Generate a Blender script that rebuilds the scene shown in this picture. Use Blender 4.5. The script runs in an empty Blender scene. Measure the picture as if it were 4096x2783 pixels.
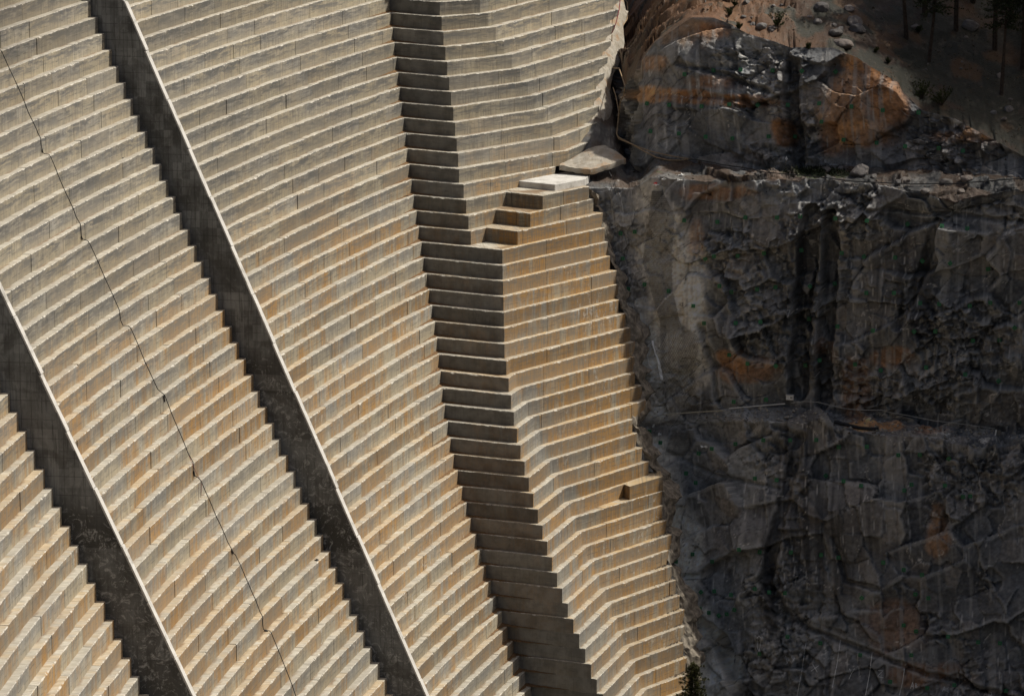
import bpy, math, random
import numpy as np
from mathutils import Vector, Matrix, noise as mnoise
from mathutils.bvhtree import BVHTree
random.seed(7); RNG = np.random.default_rng(7)
S = bpy.context.scene
COL = S.collection

# ------------------------------------------------------------------ camera
FPX, PITCH, CAMZ = 15441.5, 0.1964919, 100.0
CP, SP = math.cos(PITCH), math.sin(PITCH)
cam = bpy.data.cameras.new('camera'); camo = bpy.data.objects.new('camera', cam); COL.objects.link(camo)
cam.sensor_width = 36; cam.sensor_fit = 'HORIZONTAL'; cam.lens = FPX / 4096 * 36
cam.clip_start = 1; cam.clip_end = 6000
camo.location = (0, 0, CAMZ); camo.rotation_euler = (math.pi / 2 - PITCH, 0, 0)
S.camera = camo
def ray(px, py):
    X, Y = (px - 2048) / FPX, (py - 1391.5) / FPX
    return Vector((X, CP - Y * SP, -SP - Y * CP))
def at_z(px, py, z):
    d = ray(px, py); t = (z - CAMZ) / d.z
    return Vector((d.x * t, d.y * t, z))
def at_y(px, py, y):
    d = ray(px, py); t = y / d.y
    return Vector((d.x * t, y, CAMZ + d.z * t))
def px_of(p):
    f = p[1] * CP - (p[2] - CAMZ) * SP
    return 2048 + FPX * p[0] / f, 1391.5 - FPX * (p[1] * SP + (p[2] - CAMZ) * CP) / f

# ------------------------------------------------------------------ helpers
def tag(o, label=None, cat=None, group=None, kind=None):
    if label: o['label'] = label
    if cat: o['category'] = cat
    if group: o['group'] = group
    if kind: o['kind'] = kind
    return o
def empty(name, loc=(0, 0, 0)):
    o = bpy.data.objects.new(name, None); COL.objects.link(o); o.location = loc; o.empty_display_size = .3
    return o
class MB:
    def __init__(s): s.v = []; s.f = []; s.uv = []; s.tone = []; s.t = (.5, .5, .5)
    def vert(s, p): s.v.append(tuple(p)); return len(s.v) - 1
    def face(s, idx, uv=None):
        s.f.append(idx); s.uv.extend(uv if uv else [(0, 0)] * len(idx)); s.tone.extend([s.t] * len(idx))
    def quad(s, a, b, c, d, uv=None): s.face([s.vert(p) for p in (a, b, c, d)], uv)
    def box(s, c, sx, sy, sz, M=None):
        P = [Vector((x * sx / 2, y * sy / 2, z * sz / 2)) for x in (-1, 1) for y in (-1, 1) for z in (-1, 1)]
        P = [(M @ p if M else p) + Vector(c) for p in P]; i = len(s.v); s.v.extend(tuple(p) for p in P)
        for q in ((0, 1, 3, 2), (4, 6, 7, 5), (0, 4, 5, 1), (2, 3, 7, 6), (0, 2, 6, 4), (1, 5, 7, 3)):
            s.face([i + k for k in q])
    def tube(s, pts, r, n=6, cap=True):
        pts = [Vector(p) for p in pts]; rings = []
        for i, p in enumerate(pts):
            t = (pts[min(i + 1, len(pts) - 1)] - pts[max(i - 1, 0)])
            if t.length < 1e-6: t = Vector((0, 0, 1))
            t.normalize(); a = t.cross(Vector((0, 0, 1)))
            if a.length < .1: a = t.cross(Vector((1, 0, 0)))
            a.normalize(); b = t.cross(a); rr = r[i] if isinstance(r, (list, tuple)) else r
            rings.append([s.vert(p + rr * (a * math.cos(6.2832 * k / n) + b * math.sin(6.2832 * k / n))) for k in range(n)])
        for A, B in zip(rings, rings[1:]):
            for k in range(n): s.face([A[k], A[(k + 1) % n], B[(k + 1) % n], B[k]])
        if cap: s.face(rings[0][::-1]); s.face(rings[-1])
    def build(s, name, mat, parent=None, smooth=False):
        me = bpy.data.meshes.new(name); me.from_pydata(s.v, [], s.f)
        u = me.uv_layers.new(name='UVMap'); u.data.foreach_set('uv', np.array(s.uv, dtype=np.float32).ravel())
        c = me.color_attributes.new('tone', 'FLOAT_COLOR', 'CORNER')
        c.data.foreach_set('color', np.array([t + (1,) for t in s.tone], dtype=np.float32).ravel())
        if mat: me.materials.append(mat)
        if smooth: me.polygons.foreach_set('use_smooth', [True] * len(me.polygons))
        me.update(); o = bpy.data.objects.new(name, me); COL.objects.link(o)
        if parent: o.parent = parent
        return o

# ------------------------------------------------------------------ node helper
class NT:
    def __init__(s, name):
        s.m = bpy.data.materials.new(name); s.m.use_nodes = True; s.t = s.m.node_tree
        s.b = s.t.nodes['Principled BSDF']
    def n(s, typ, **k):
        nd = s.t.nodes.new(typ)
        for a, v in k.items(): setattr(nd, a, v)
        return nd
    def lk(s, a, b): s.t.links.new(a, b)
    def put(s, v, sock):
        if isinstance(v, (int, float)): sock.default_value = v
        elif isinstance(v, (tuple, list)): sock.default_value = tuple(v) + ((1,) if len(v) == 3 and len(sock.default_value) == 4 else ())
        else: s.lk(v, sock)
    def ma(s, op, a, b=0., c=None, clamp=False):
        nd = s.n('ShaderNodeMath', operation=op, use_clamp=clamp); s.put(a, nd.inputs[0]); s.put(b, nd.inputs[1])
        if c is not None: s.put(c, nd.inputs[2])
        return nd.outputs[0]
    def mul(s, a, b): return s.ma('MULTIPLY', a, b)
    def add(s, a, b): return s.ma('ADD', a, b)
    def sub(s, a, b): return s.ma('SUBTRACT', a, b)
    def ss(s, v, lo, hi, a=0., b=1.):
        nd = s.n('ShaderNodeMapRange', interpolation_type='SMOOTHSTEP'); s.put(v, nd.inputs[0])
        for i, x in enumerate((lo, hi, a, b)): nd.inputs[i + 1].default_value = x
        return nd.outputs[0]
    def mix(s, f, a, b, bt='MIX'):
        nd = s.n('ShaderNodeMix', data_type='RGBA', blend_type=bt); s.put(f, nd.inputs[0]); s.put(a, nd.inputs[6]); s.put(b, nd.inputs[7])
        return nd.outputs[2]
    def vec(s, x, y, z):
        nd = s.n('ShaderNodeCombineXYZ')
        for v, k in ((x, 0), (y, 1), (z, 2)): s.put(v, nd.inputs[k])
        return nd.outputs[0]
    def noise(s, v, sc, det=4, ro=.55, dist=0.):
        nd = s.n('ShaderNodeTexNoise'); s.lk(v, nd.inputs['Vector'])
        nd.inputs['Scale'].default_value = sc; nd.inputs['Detail'].default_value = det
        nd.inputs['Roughness'].default_value = ro; nd.inputs['Distortion'].default_value = dist
        return nd.outputs[0]
    def pos(s): return s.n('ShaderNodeNewGeometry').outputs['Position']
    def sep(s, v):
        nd = s.n('ShaderNodeSeparateXYZ'); s.lk(v, nd.inputs[0]); return nd.outputs
    def attr(s, name): return s.n('ShaderNodeAttribute', attribute_name=name).outputs
    def bump(s, h, st=.3, d=.02):
        nd = s.n('ShaderNodeBump'); s.put(h, nd.inputs['Height']); nd.inputs['Strength'].default_value = st
        nd.inputs['Distance'].default_value = d; s.lk(nd.outputs[0], s.b.inputs['Normal'])
    def out(s, col, rough=.9, spec=.2):
        s.put(col, s.b.inputs['Base Color']); s.put(rough, s.b.inputs['Roughness'])
        s.b.inputs['Specular IOR Level'].default_value = spec
        return s.m
def plain(name, col, rough=.7, var=.25, sc=6., metal=0.):
    t = NT(name); p = t.pos(); n = t.noise(p, sc, 5, .6)
    c = t.mix(t.ss(n, .3, .7), tuple(x * (1 - var) for x in col), tuple(min(1, x * (1 + var)) for x in col))
    t.b.inputs['Metallic'].default_value = metal
    return t.out(c, rough, .3)

# ------------------------------------------------------------------ concrete
def step_concrete():
    t = NT('step_concrete'); P = t.pos(); px, py, pz = t.sep(P)
    uv = t.n('ShaderNodeUVMap', uv_map='UVMap').outputs[0]; u, v, _ = t.sep(uv)
    tone = t.attr('tone')['Color']; tr, tg, tb = t.sep(tone)
    ob = t.n('ShaderNodeObjectInfo').outputs['Random']; w = t.mul(ob, 91.)
    tread = t.ss(v, 1.6, 1.61)
    riser = t.sub(1., tread)
    U = lambda a, b: t.vec(t.mul(u, a), t.mul(v, b), w)
    nlow = t.noise(P, .22, 3, .5); nmid = t.noise(P, .9, 5, .6)
    f = t.add(t.mul(nlow, .8), t.add(t.mul(tr, .45), t.mul(nmid, .35)))
    c = t.mix(t.ss(f, .58, 1.08), (.325, .283, .205), (.268, .256, .228))
    # soft cloudy lighter areas of laitance
    c = t.mix(t.mul(t.ss(t.noise(U(.55, 1.3), 1., 5, .6), .46, .72), .6), c, (.43, .385, .305))
    c = t.mix(t.mul(t.mul(t.ss(v, .75, .1), riser), .55), c, (.375, .318, .215))  # cleaner riser foot, with bounce light from the tread painted in
    # iron staining, mostly in the middle heights
    zone = t.mul(t.ss(pz, 55., 44.), t.ss(pz, 2., 20.))
    o1 = t.noise(P, .16, 4, .6, .4); o2 = t.noise(U(1.1, .16), 1., 5, .65)
    of = t.ss(t.add(t.mul(o1, .55), t.add(t.mul(o2, .55), t.mul(tg, .2))), .555, .76)
    xz = t.add(px, t.mul(pz, .3)); abut = t.mul(t.ss(t.add(xz, t.mul(t.sub(nlow, .5), 5.)), 11.3, 15.), t.ss(pz, 49., 44.))
    c = t.mix(t.mul(t.mul(t.ss(xz, 8., 9.5), t.ss(xz, 14.5, 12.)), t.mul(t.ss(pz, 46., 43.), .6)), c, (.215, .212, .20))
    of = t.add(t.mul(of, t.add(.10, t.mul(zone, .9))), t.mul(t.mul(abut, .85), t.ss(o2, .28, .58)))
    c = t.mix(t.ma('MULTIPLY', of, 1., clamp=True), c, (.335, .192, .068))
    # dark biological / form-oil smudges in the upper half of the lift
    sm = t.noise(U(.42, 3.4), 1., 7, .68, .3); reg = t.noise(P, .13, 3, .5)
    vm = t.ss(v, .12, .85)
    sf = t.mul(t.ss(t.add(sm, t.mul(reg, .35)), .55, .78), t.add(.3, t.mul(vm, .7)))
    hi = t.add(.5, t.mul(t.ss(pz, 38., 56.), .48))
    c = t.mix(t.mul(t.mul(sf, riser), hi), c, (.125, .123, .118))
    # vertical run-off streaks
    st = t.noise(U(5.5, .45), 1., 5, .7)
    c = t.mix(t.mul(t.ss(st, .45, .66), t.mul(riser, .68)), c, (.16, .145, .12))
    st2 = t.noise(t.vec(t.mul(u, 3.1), t.mul(v, .3), t.add(w, 40.)), 1., 5, .7)
    c = t.mix(t.mul(t.ss(st2, .54, .74), t.mul(riser, .38)), c, (.47, .42, .34))
    # lime bloom
    lm = t.noise(U(2.4, 1.5), 1., 7, .75); lr = t.noise(P, .19, 2, .5)
    c = t.mix(t.mul(t.mul(t.ss(t.add(lm, t.mul(lr, .4)), .80, .95), t.ss(pz, 50., 38.)), .75), c, (.52, .50, .455))
    # lift / form lines
    def line(pos, wd):
        d = t.ma('ABSOLUTE', t.sub(t.add(v, t.mul(t.sub(nmid, .5), .03)), pos)); return t.ss(d, wd, wd * .35)
    br = t.ss(t.noise(U(1.3, 0.), 1., 3, .6), .45, .6)
    ln = t.ma('MAXIMUM', t.mul(line(.42, .035), br), t.mul(line(.83, .03), t.ss(t.noise(U(.9, 0.), 2., 3), .5, .62)))
    c = t.mix(t.mul(ln, .7), c, (.09, .08, .065))
    # faint form-panel seams every 1.6 m
    fu = t.ma('ABSOLUTE', t.sub(t.ma('FRACT', t.add(t.mul(u, .625), tb)), .5))
    c = t.mix(t.mul(t.mul(t.ss(fu, .026, .008), riser), .55), c, (.15, .13, .105))
    # tie holes
    hu = t.mul(t.sub(t.ma('FRACT', t.mul(u, 1.25)), .5), .8); hv = t.sub(v, .98)
    hd = t.ma('SQRT', t.add(t.mul(hu, hu), t.mul(hv, hv)))
    c = t.mix(t.mul(t.ss(hd, .05, .03), t.ss(t.noise(U(.5, 0.), 5., 1), .5, .55)), c, (.06, .055, .05))
    # treads: trowelled, dusty, streaked across, dirt gathered against the riser behind
    nd_ = t.sub(v, 2.)
    tc = t.mix(t.ss(t.noise(t.vec(t.mul(u, 1.7), t.mul(v, .8), w), 1., 6, .7), .3, .72), (.30, .278, .232), (.48, .45, .38))
    tc = t.mix(t.mul(of, .6), tc, (.43, .31, .165))
    cross = t.noise(t.vec(t.add(t.mul(u, 4.2), t.mul(v, 2.5)), t.mul(v, .5), w), 1., 3, .6)
    tc = t.mix(t.mul(t.ss(cross, .52, .66), .45), tc, (.20, .175, .14))
    tc = t.mix(t.mul(t.ss(cross, .46, .36), .3), tc, (.56, .53, .46))
    dirt = t.mul(t.ss(t.add(nd_, t.mul(t.sub(t.noise(U(1.2, 1.), 1., 5, .7), .5), .7)), .30, .52), .8)
    dirt = t.mul(dirt, t.ss(t.noise(P, .28, 3), .42, .6))
    tc = t.mix(dirt, tc, (.155, .092, .045))
    # heavier soil drifted on the inner corner by the buttress
    cd = t.attr('tone')['Alpha']
    tc = t.mix(t.mul(t.ss(fu, .03, .01), .6), tc, (.17, .14, .10))
    tc = t.mix(t.mul(t.ss(tr, .3, .9), .35), tc, (.25, .23, .195))
    c = t.mix(t.mul(t.ss(tg, .55, 1.), t.mul(riser, .4)), c, (.20, .185, .155))
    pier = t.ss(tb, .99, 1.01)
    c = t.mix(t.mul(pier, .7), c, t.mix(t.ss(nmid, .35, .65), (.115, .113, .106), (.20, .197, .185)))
    lv = t.add(.80, t.mul(ob, .36)); lvc = t.n('ShaderNodeCombineColor')
    for k_ in range(3): t.put(lv, lvc.inputs[k_])
    c = t.mix(1., c, lvc.outputs[0], 'MULTIPLY')
    c = t.mix(tread, c, tc)
    edge = t.mul(t.ss(v, 1.155, 1.18), t.ss(v, 2.06, 2.0))
    c = t.mix(t.mul(edge, t.ss(t.noise(U(3., 0.), 1., 4, .7), .4, .6)), c, (.50, .47, .41))
    t.bump(t.add(t.mul(t.noise(P, 9., 5, .65), .7), t.mul(sm, .5)), .35, .03)
    return t.out(c, .93, .15)

def wall_concrete():
    t = NT('wall_concrete'); P = t.pos(); px, py, pz = t.sep(P)
    uv = t.n('ShaderNodeUVMap', uv_map='UVMap').outputs[0]; u, v, _ = t.sep(uv)
    tone = t.attr('tone')['Color']; tr, tg, tb = t.sep(tone)
    c = t.mix(t.ss(t.noise(P, .45, 5, .6), .3, .7), (.085, .083, .078), (.185, .186, .182))
    up = t.ss(t.add(pz, t.mul(t.noise(P, .3, 2), 3.)), 43., 46.)
    lo = t.sub(1., up)
    cell = t.noise(t.vec(t.ma('FLOOR', t.mul(u, 1.5)), t.ma('FLOOR', t.mul(v, .8333)), 3.), 7.3, 0)
    c = t.mix(t.mul(t.ss(cell, .45, .62), t.mul(up, .6)), c, (.27, .27, .26))
    band = t.noise(t.vec(0., t.ma('FLOOR', t.mul(v, .42)), 9.), 5.1, 0)
    c = t.mix(t.mul(t.ss(band, .42, .62), t.mul(lo, .75)), c, (.05, .048, .043))
    # scraped chalky swirls on the lower lifts
    sw = t.noise(t.vec(t.mul(u, 1.), t.mul(v, 1.), 1.), 1.3, 9, .78, 1.4)
    c = t.mix(t.mul(t.ss(sw, .51, .60), t.add(t.mul(lo, .6), .15)), c, (.40, .40, .39))
    c = t.mix(t.mul(t.ss(t.noise(P, .55, 6, .65, .8), .5, .62), .55), c, (.08, .076, .068))
    c = t.mix(t.mul(t.ss(tr, .5, 1.), .35), c, (.26, .26, .25))
    st = t.noise(t.vec(t.mul(u, 4.5), t.mul(v, .35), 1.), 1., 5, .7)
    c = t.mix(t.mul(t.ss(st, .48, .68), .6), c, (.06, .056, .05))
    gu = t.ma('ABSOLUTE', t.sub(t.ma('FRACT', t.mul(u, 1.5)), .5)); gv = t.ma('ABSOLUTE', t.sub(t.ma('FRACT', t.mul(v, .83333)), .5))
    ln = t.ma('MAXIMUM', t.mul(t.ss(gu, .035, .012), t.add(t.mul(up, .75), .12)), t.mul(t.ss(gv, .025, .008), t.add(.4, t.mul(up, .4))))
    ln = t.mul(ln, t.ss(t.noise(P, 1.3, 3), .3, .55))
    c = t.mix(t.mul(ln, .75), c, (.04, .037, .033))
    t.bump(t.add(t.noise(P, 7., 5, .65), t.mul(ln, -1.)), .35, .03)
    return t.out(c, .93, .15)
def coping_concrete():
    t = NT('coping_concrete'); P = t.pos()
    c = t.mix(t.ss(t.noise(P, 2.2, 6, .7), .3, .7), (.44, .42, .39), (.60, .585, .55))
    c = t.mix(t.mul(t.ss(t.noise(P, 1.1, 6, .75), .5, .66), .75), c, (.22, .205, .175))
    t.bump(t.noise(P, 12., 4), .3, .02)
    return t.out(c, .9, .2)
M_STEP, M_WALL, M_COPE = step_concrete(), wall_concrete(), coping_concrete()

# ------------------------------------------------------------------ dam data (recovered by photogrammetry)
Z0, HS = 63.4842, 1.2                       # height of lift 0 and the lift height
CX, CY, R0, RR, R2 = 429.508, 177.759, 470.2543, .525324, 1.5536e-4
TH1, TH2 = 2.9133166, 3.0167636             # bearings of the two training walls
KTOP, KBOT = -9, 52
def zk(k): return Z0 - HS * k
def Rk(k): return R0 - RR * k - R2 * k * k
def arc(th, k, dr=0.): r = Rk(k) + dr; return Vector((CX + r * math.cos(th), CY + r * math.sin(th)))
q = 2.2686
def tile(ox, oy, l): return [(ox + a / q, oy + b / q) for a, b in l]
Bp = tile(1024, 0, [(1668, 20), (1685, 152), (1700, 290), (1720, 428), (1735, 562), (1752, 700), (1770, 838), (1790, 970), (1812, 1112)]) \
   + tile(1500, 500, [(748, 115), (757, 258), (763, 400), (805, 540), (828, 682), (853, 822), (868, 963), (1157, 1133), (1158, 1277), (1162, 1417), (1163, 1562)]) \
   + tile(1500, 1196, [(1173, 120), (1175, 262), (1175, 408), (1192, 563), (1215, 713), (1234, 872), (1252, 1027), (1285, 1178), (1318, 1328), (1354, 1473)]) \
   + [(2115, 1909), (2133, 1973), (2151, 2036)] \
   + tile(1800, 2087, [(838, 30), (883, 175), (925, 320), (970, 463), (1015, 605), (1070, 740), (1113, 882), (1173, 1015), (1228, 1150), (1277, 1295), (1332, 1425), (1390, 1558)])
Ax = [1558.7, 1565.3, 1572.3, 1580.3, 1586.9, 1594.8, 1601.9, 1608.9, 1618.2, 1625.6, 1630.9, 1636.6, 1646.8, 1658.7, 1668.4, 1677.6, 1686.9, 1694.8, 1707.2, 1718.2,
      1729.7, 1741.1, 1751.3, 1758.7, 1764.9, 1771.1, 1776.8, 1789.2, 1804.2, 1815.6, 1831, 1848, 1868, 1887, 1906, 1925, 1944, 1963, 1985.6, 2005, 2031.5, 2056, 2074.6, 2101, 2125]
Cp = dict(enumerate(tile(1900, 0, [(45, 0), (115, 110), (190, 243), (262, 374), (334, 498), (415, 620), (485, 740), (550, 862), (620, 988), (693, 1112), (770, 1237), (845, 1365)])))
for i, p in enumerate(tile(1500, 1196, [(1228, 540), (1282, 675), (1335, 800), (1380, 930), (1442, 1070), (1497, 1192), (1552, 1327), (1607, 1457)])): Cp[23 + i] = p
for i, p in enumerate(tile(1800, 2087, [(981, -435), (1036, -305), (1090, -175), (1143, -45), (1197, 88), (1252, 215), (1305, 345), (1362, 485), (1412, 610), (1467, 735), (1522, 865), (1572, 995), (1628, 1130), (1685, 1262), (1738, 1385), (1787, 1515)])): Cp[31 + i] = p
Dp = dict((3 + i, p) for i, p in enumerate(tile(1900, 0, [(1308, 83), (1275, 224), (1237, 371), (1195, 520), (1168, 662), (1158, 808), (1120, 962), (1108, 1110), (1095, 1265)])))
for i, p in enumerate(tile(1500, 500, [(1947, 555), (1987, 670), (2070, 797), (2090, 930), (2117, 1058), (2138, 1190), (2195, 1318), (2213, 1445)])): Dp[13 + i] = p
for i, p in enumerate([(2476, 1198), (2505, 1252.4), (2524.7, 1309), (2541, 1366.5), (2541, 1427), (2542, 1488), (2570.6, 1540), (2585, 1600), (2532, 1676), (2550, 1730), (2570.6, 1789), (2597, 1843.5), (2651, 1904), (2651, 1962), (2652, 2020), (2668, 2078), (2688.7, 2135.5), (2675.5, 2199.4), (2688.7, 2261), (2705.5, 2318.4), (2720.5, 2378), (2739.4, 2435), (2740.7, 2499), (2736, 2567.5), (2750.4, 2624.8), (2768, 2688.7), (2765, 2750)]): Dp[21 + i] = p
Dp[33] = (2628, 1889)
def smooth(keys, pts, w=2):
    out = {}
    ks = list(keys)
    for k in ks:
        nb = [j for j in ks if abs(j - k) <= w]
        K = np.array(nb, float) - k
        out[k] = Vector([np.polyfit(K, [pts[j][a] for j in nb], 1 if len(nb) > 2 else 0)[-1] for a in (0, 1)])
    return out
# buttress root: angle on the arc found from its column in the picture
A = {}
for k, x in enumerate(Ax):
    lo, hi = math.radians(158), math.radians(165.5)
    for _ in range(40):
        m = (lo + hi) / 2; p = arc(m, k)
        if px_of((p.x, p.y, zk(k)))[0] > x: lo = m
        else: hi = m
    A[k] = lo
th = {}
for k in A:
    nb = [j for j in A if abs(j - k) <= 2]; th[k] = np.polyfit(np.array(nb) - k, [A[j] for j in nb], 1)[-1]
dth = (th[6] - th[0]) / 6; dtb = (th[44] - th[38]) / 6
for k in range(KTOP, 0): th[k] = th[0] + dth * k
for k in range(45, KBOT + 1): th[k] = th[44] + dtb * (k - 44)
A = {k: arc(th[k], k) for k in range(KTOP, KBOT + 1)}
flat = lambda d: {k: at_z(p[0], p[1], zk(k)).to_2d() for k, p in d.items()}
Bw, Cw, Dw = flat(dict(enumerate(Bp))), flat(Cp), flat(Dp)
B = {**smooth(range(0, 12), Bw), **smooth(range(12, 16), Bw), **smooth(range(16, 23), Bw), **smooth(range(23, 45), Bw)}
C = {**smooth(range(0, 12), Cw), **smooth(range(23, 47), Cw)}
D = {**smooth(range(3, 12), Dw), **Dw}
for k in range(3, 12): D[k] = smooth(range(3, 12), Dw)[k]
def extend(d, k0, ks, a, b):
    st = (d[b] - d[a]) / (b - a)
    for k in ks: d[k] = d[k0] + st * (k - k0)
extend(B, 0, range(KTOP, 0), 0, 8); extend(B, 44, range(45, KBOT + 1), 38, 44)
extend(C, 0, range(KTOP, 0), 0, 8); extend(C, 46, range(47, KBOT + 1), 36, 46)
extend(D, 3, range(KTOP, 3), 3, 11); extend(D, 47, range(48, KBOT + 1), 36, 47)
# lifts whose buttress faces are flush with the lift above them
for g in ((37, 38), (39, 40, 41), (42, 43, 44), (45, 46, 47)):
    a0, d0 = A[g[0]].copy(), (B[g[0]] - A[g[0]]).normalized()
    for k in g[1:]:
        lo, hi = -3., 6.
        for _ in range(40):
            m = (lo + hi) / 2; p = a0 + d0 * m
            if (p - Vector((CX, CY))).length > Rk(k): lo = m
            else: hi = m
        A[k] = a0 + d0 * lo
        x = Bp[k][0] if k < 45 else px_of((B[k].x, B[k].y, zk(k)))[0]
        lo, hi = 2., 16.
        for _ in range(40):
            m = (lo + hi) / 2; p = a0 + d0 * m
            if px_of((p.x, p.y, zk(k)))[0] < x: lo = m
            else: hi = m
        B[k] = a0 + d0 * lo
tz = lambda px, py, k: at_z(1500 + px / q, 500 + py / q, zk(k)).to_2d()
special = {12: [tz(1545, 395, 12), tz(1640, 375, 12)],
           13: [tz(1190, 608, 13), tz(1522, 643, 13), tz(1890, 566, 13), D[13]],
           14: [tz(1097, 768, 14), tz(1410, 802, 14), D[14]],
           15: [tz(1005, 932, 15), tz(1295, 965, 15), D[15]]}
def abut_poly(k):
    p = [A[k], B[k]]
    if k in special: p += special[k]
    else:
        if k in C: p.append(C[k])
        p.append(D[k])
    return p

# ------------------------------------------------------------------ step builder
def offset_poly(P, d):
    out = []
    for i, p in enumerate(P):
        a = (P[i] - P[i - 1]).normalized() if i else None
        b = (P[i + 1] - P[i]).normalized() if i < len(P) - 1 else None
        na = Vector((-a.y, a.x)) if a else None; nb = Vector((-b.y, b.x)) if b else None
        if na is None: n = nb
        elif nb is None: n = na
        else: n = (na + nb) / max(.35, 1 + na.dot(nb))
        out.append(p + n * d)
    return out
def step_mesh(P, k, joints, s0, depth, slant=0., fine=.45, pier=0., seed=0):
    """P: plan polyline of the nosing, joints: distances along it; one lift cast in panels."""
    rnd = random.Random(seed * 977 + k)
    zt, zb = zk(k), zk(k + 1)
    cum = [0.]
    for a, b in zip(P, P[1:]): cum.append(cum[-1] + (b - a).length)
    Lt = cum[-1]
    dn = [depth * x for x in (0, 1)]
    inner = {d: offset_poly(P, d) for d in (.0, 1.)}
    def pt(s, d):
        s = min(max(s, 0), Lt); i = 0
        while i < len(cum) - 2 and s > cum[i + 1]: i += 1
        f = (s - cum[i]) / max(1e-6, cum[i + 1] - cum[i])
        a = P[i].lerp(P[i + 1], f); b = inner[1.][i].lerp(inner[1.][i + 1], f)
        return a + (b - a) * d
    mb = MB()
    J = [0.] + sorted([j for j in joints if .4 < j < Lt - .4 and j > pier + .5] + ([pier] if pier else [])) + [Lt]
    for a, b in zip(J, J[1:]):
        g = .021; a2 = a + (g if a > 0 and a != pier else 0); b2 = b - (g if b < Lt and b != pier else 0)
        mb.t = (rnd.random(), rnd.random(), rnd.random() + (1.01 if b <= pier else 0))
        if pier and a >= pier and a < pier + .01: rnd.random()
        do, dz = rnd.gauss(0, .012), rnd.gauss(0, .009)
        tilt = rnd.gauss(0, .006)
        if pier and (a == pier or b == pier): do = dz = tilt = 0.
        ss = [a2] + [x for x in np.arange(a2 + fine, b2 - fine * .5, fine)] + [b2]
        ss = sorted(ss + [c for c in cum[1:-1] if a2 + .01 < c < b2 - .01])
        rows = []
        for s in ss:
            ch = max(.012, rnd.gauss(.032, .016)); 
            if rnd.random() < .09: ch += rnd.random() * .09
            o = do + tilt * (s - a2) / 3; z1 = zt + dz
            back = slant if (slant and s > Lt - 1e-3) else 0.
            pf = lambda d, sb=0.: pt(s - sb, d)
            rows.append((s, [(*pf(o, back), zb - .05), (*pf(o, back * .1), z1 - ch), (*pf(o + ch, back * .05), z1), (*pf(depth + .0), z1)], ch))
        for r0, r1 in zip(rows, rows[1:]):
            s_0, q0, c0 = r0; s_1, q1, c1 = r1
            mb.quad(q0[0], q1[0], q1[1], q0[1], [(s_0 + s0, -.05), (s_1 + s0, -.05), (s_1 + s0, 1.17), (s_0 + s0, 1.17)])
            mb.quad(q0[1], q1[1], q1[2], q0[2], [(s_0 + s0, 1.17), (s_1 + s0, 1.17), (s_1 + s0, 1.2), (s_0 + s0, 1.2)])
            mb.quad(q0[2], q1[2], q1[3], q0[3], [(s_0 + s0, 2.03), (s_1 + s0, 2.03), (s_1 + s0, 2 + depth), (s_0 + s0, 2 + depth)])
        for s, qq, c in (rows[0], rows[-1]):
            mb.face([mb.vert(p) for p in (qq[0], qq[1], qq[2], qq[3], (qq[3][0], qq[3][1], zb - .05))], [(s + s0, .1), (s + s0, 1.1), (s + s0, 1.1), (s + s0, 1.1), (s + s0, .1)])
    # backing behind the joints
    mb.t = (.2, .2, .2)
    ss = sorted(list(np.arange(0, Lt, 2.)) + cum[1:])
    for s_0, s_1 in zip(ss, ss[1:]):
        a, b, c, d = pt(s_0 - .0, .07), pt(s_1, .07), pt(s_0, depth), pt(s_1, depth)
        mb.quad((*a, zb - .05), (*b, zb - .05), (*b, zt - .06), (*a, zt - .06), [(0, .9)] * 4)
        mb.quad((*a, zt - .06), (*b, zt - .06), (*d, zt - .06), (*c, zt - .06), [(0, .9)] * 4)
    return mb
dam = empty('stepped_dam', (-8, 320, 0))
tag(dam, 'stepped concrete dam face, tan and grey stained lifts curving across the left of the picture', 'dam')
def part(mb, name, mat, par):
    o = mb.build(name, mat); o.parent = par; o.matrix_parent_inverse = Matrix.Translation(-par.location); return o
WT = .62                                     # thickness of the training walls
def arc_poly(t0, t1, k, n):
    return [arc(t0 + (t1 - t0) * i / n, k) for i in range(n + 1)]
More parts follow.
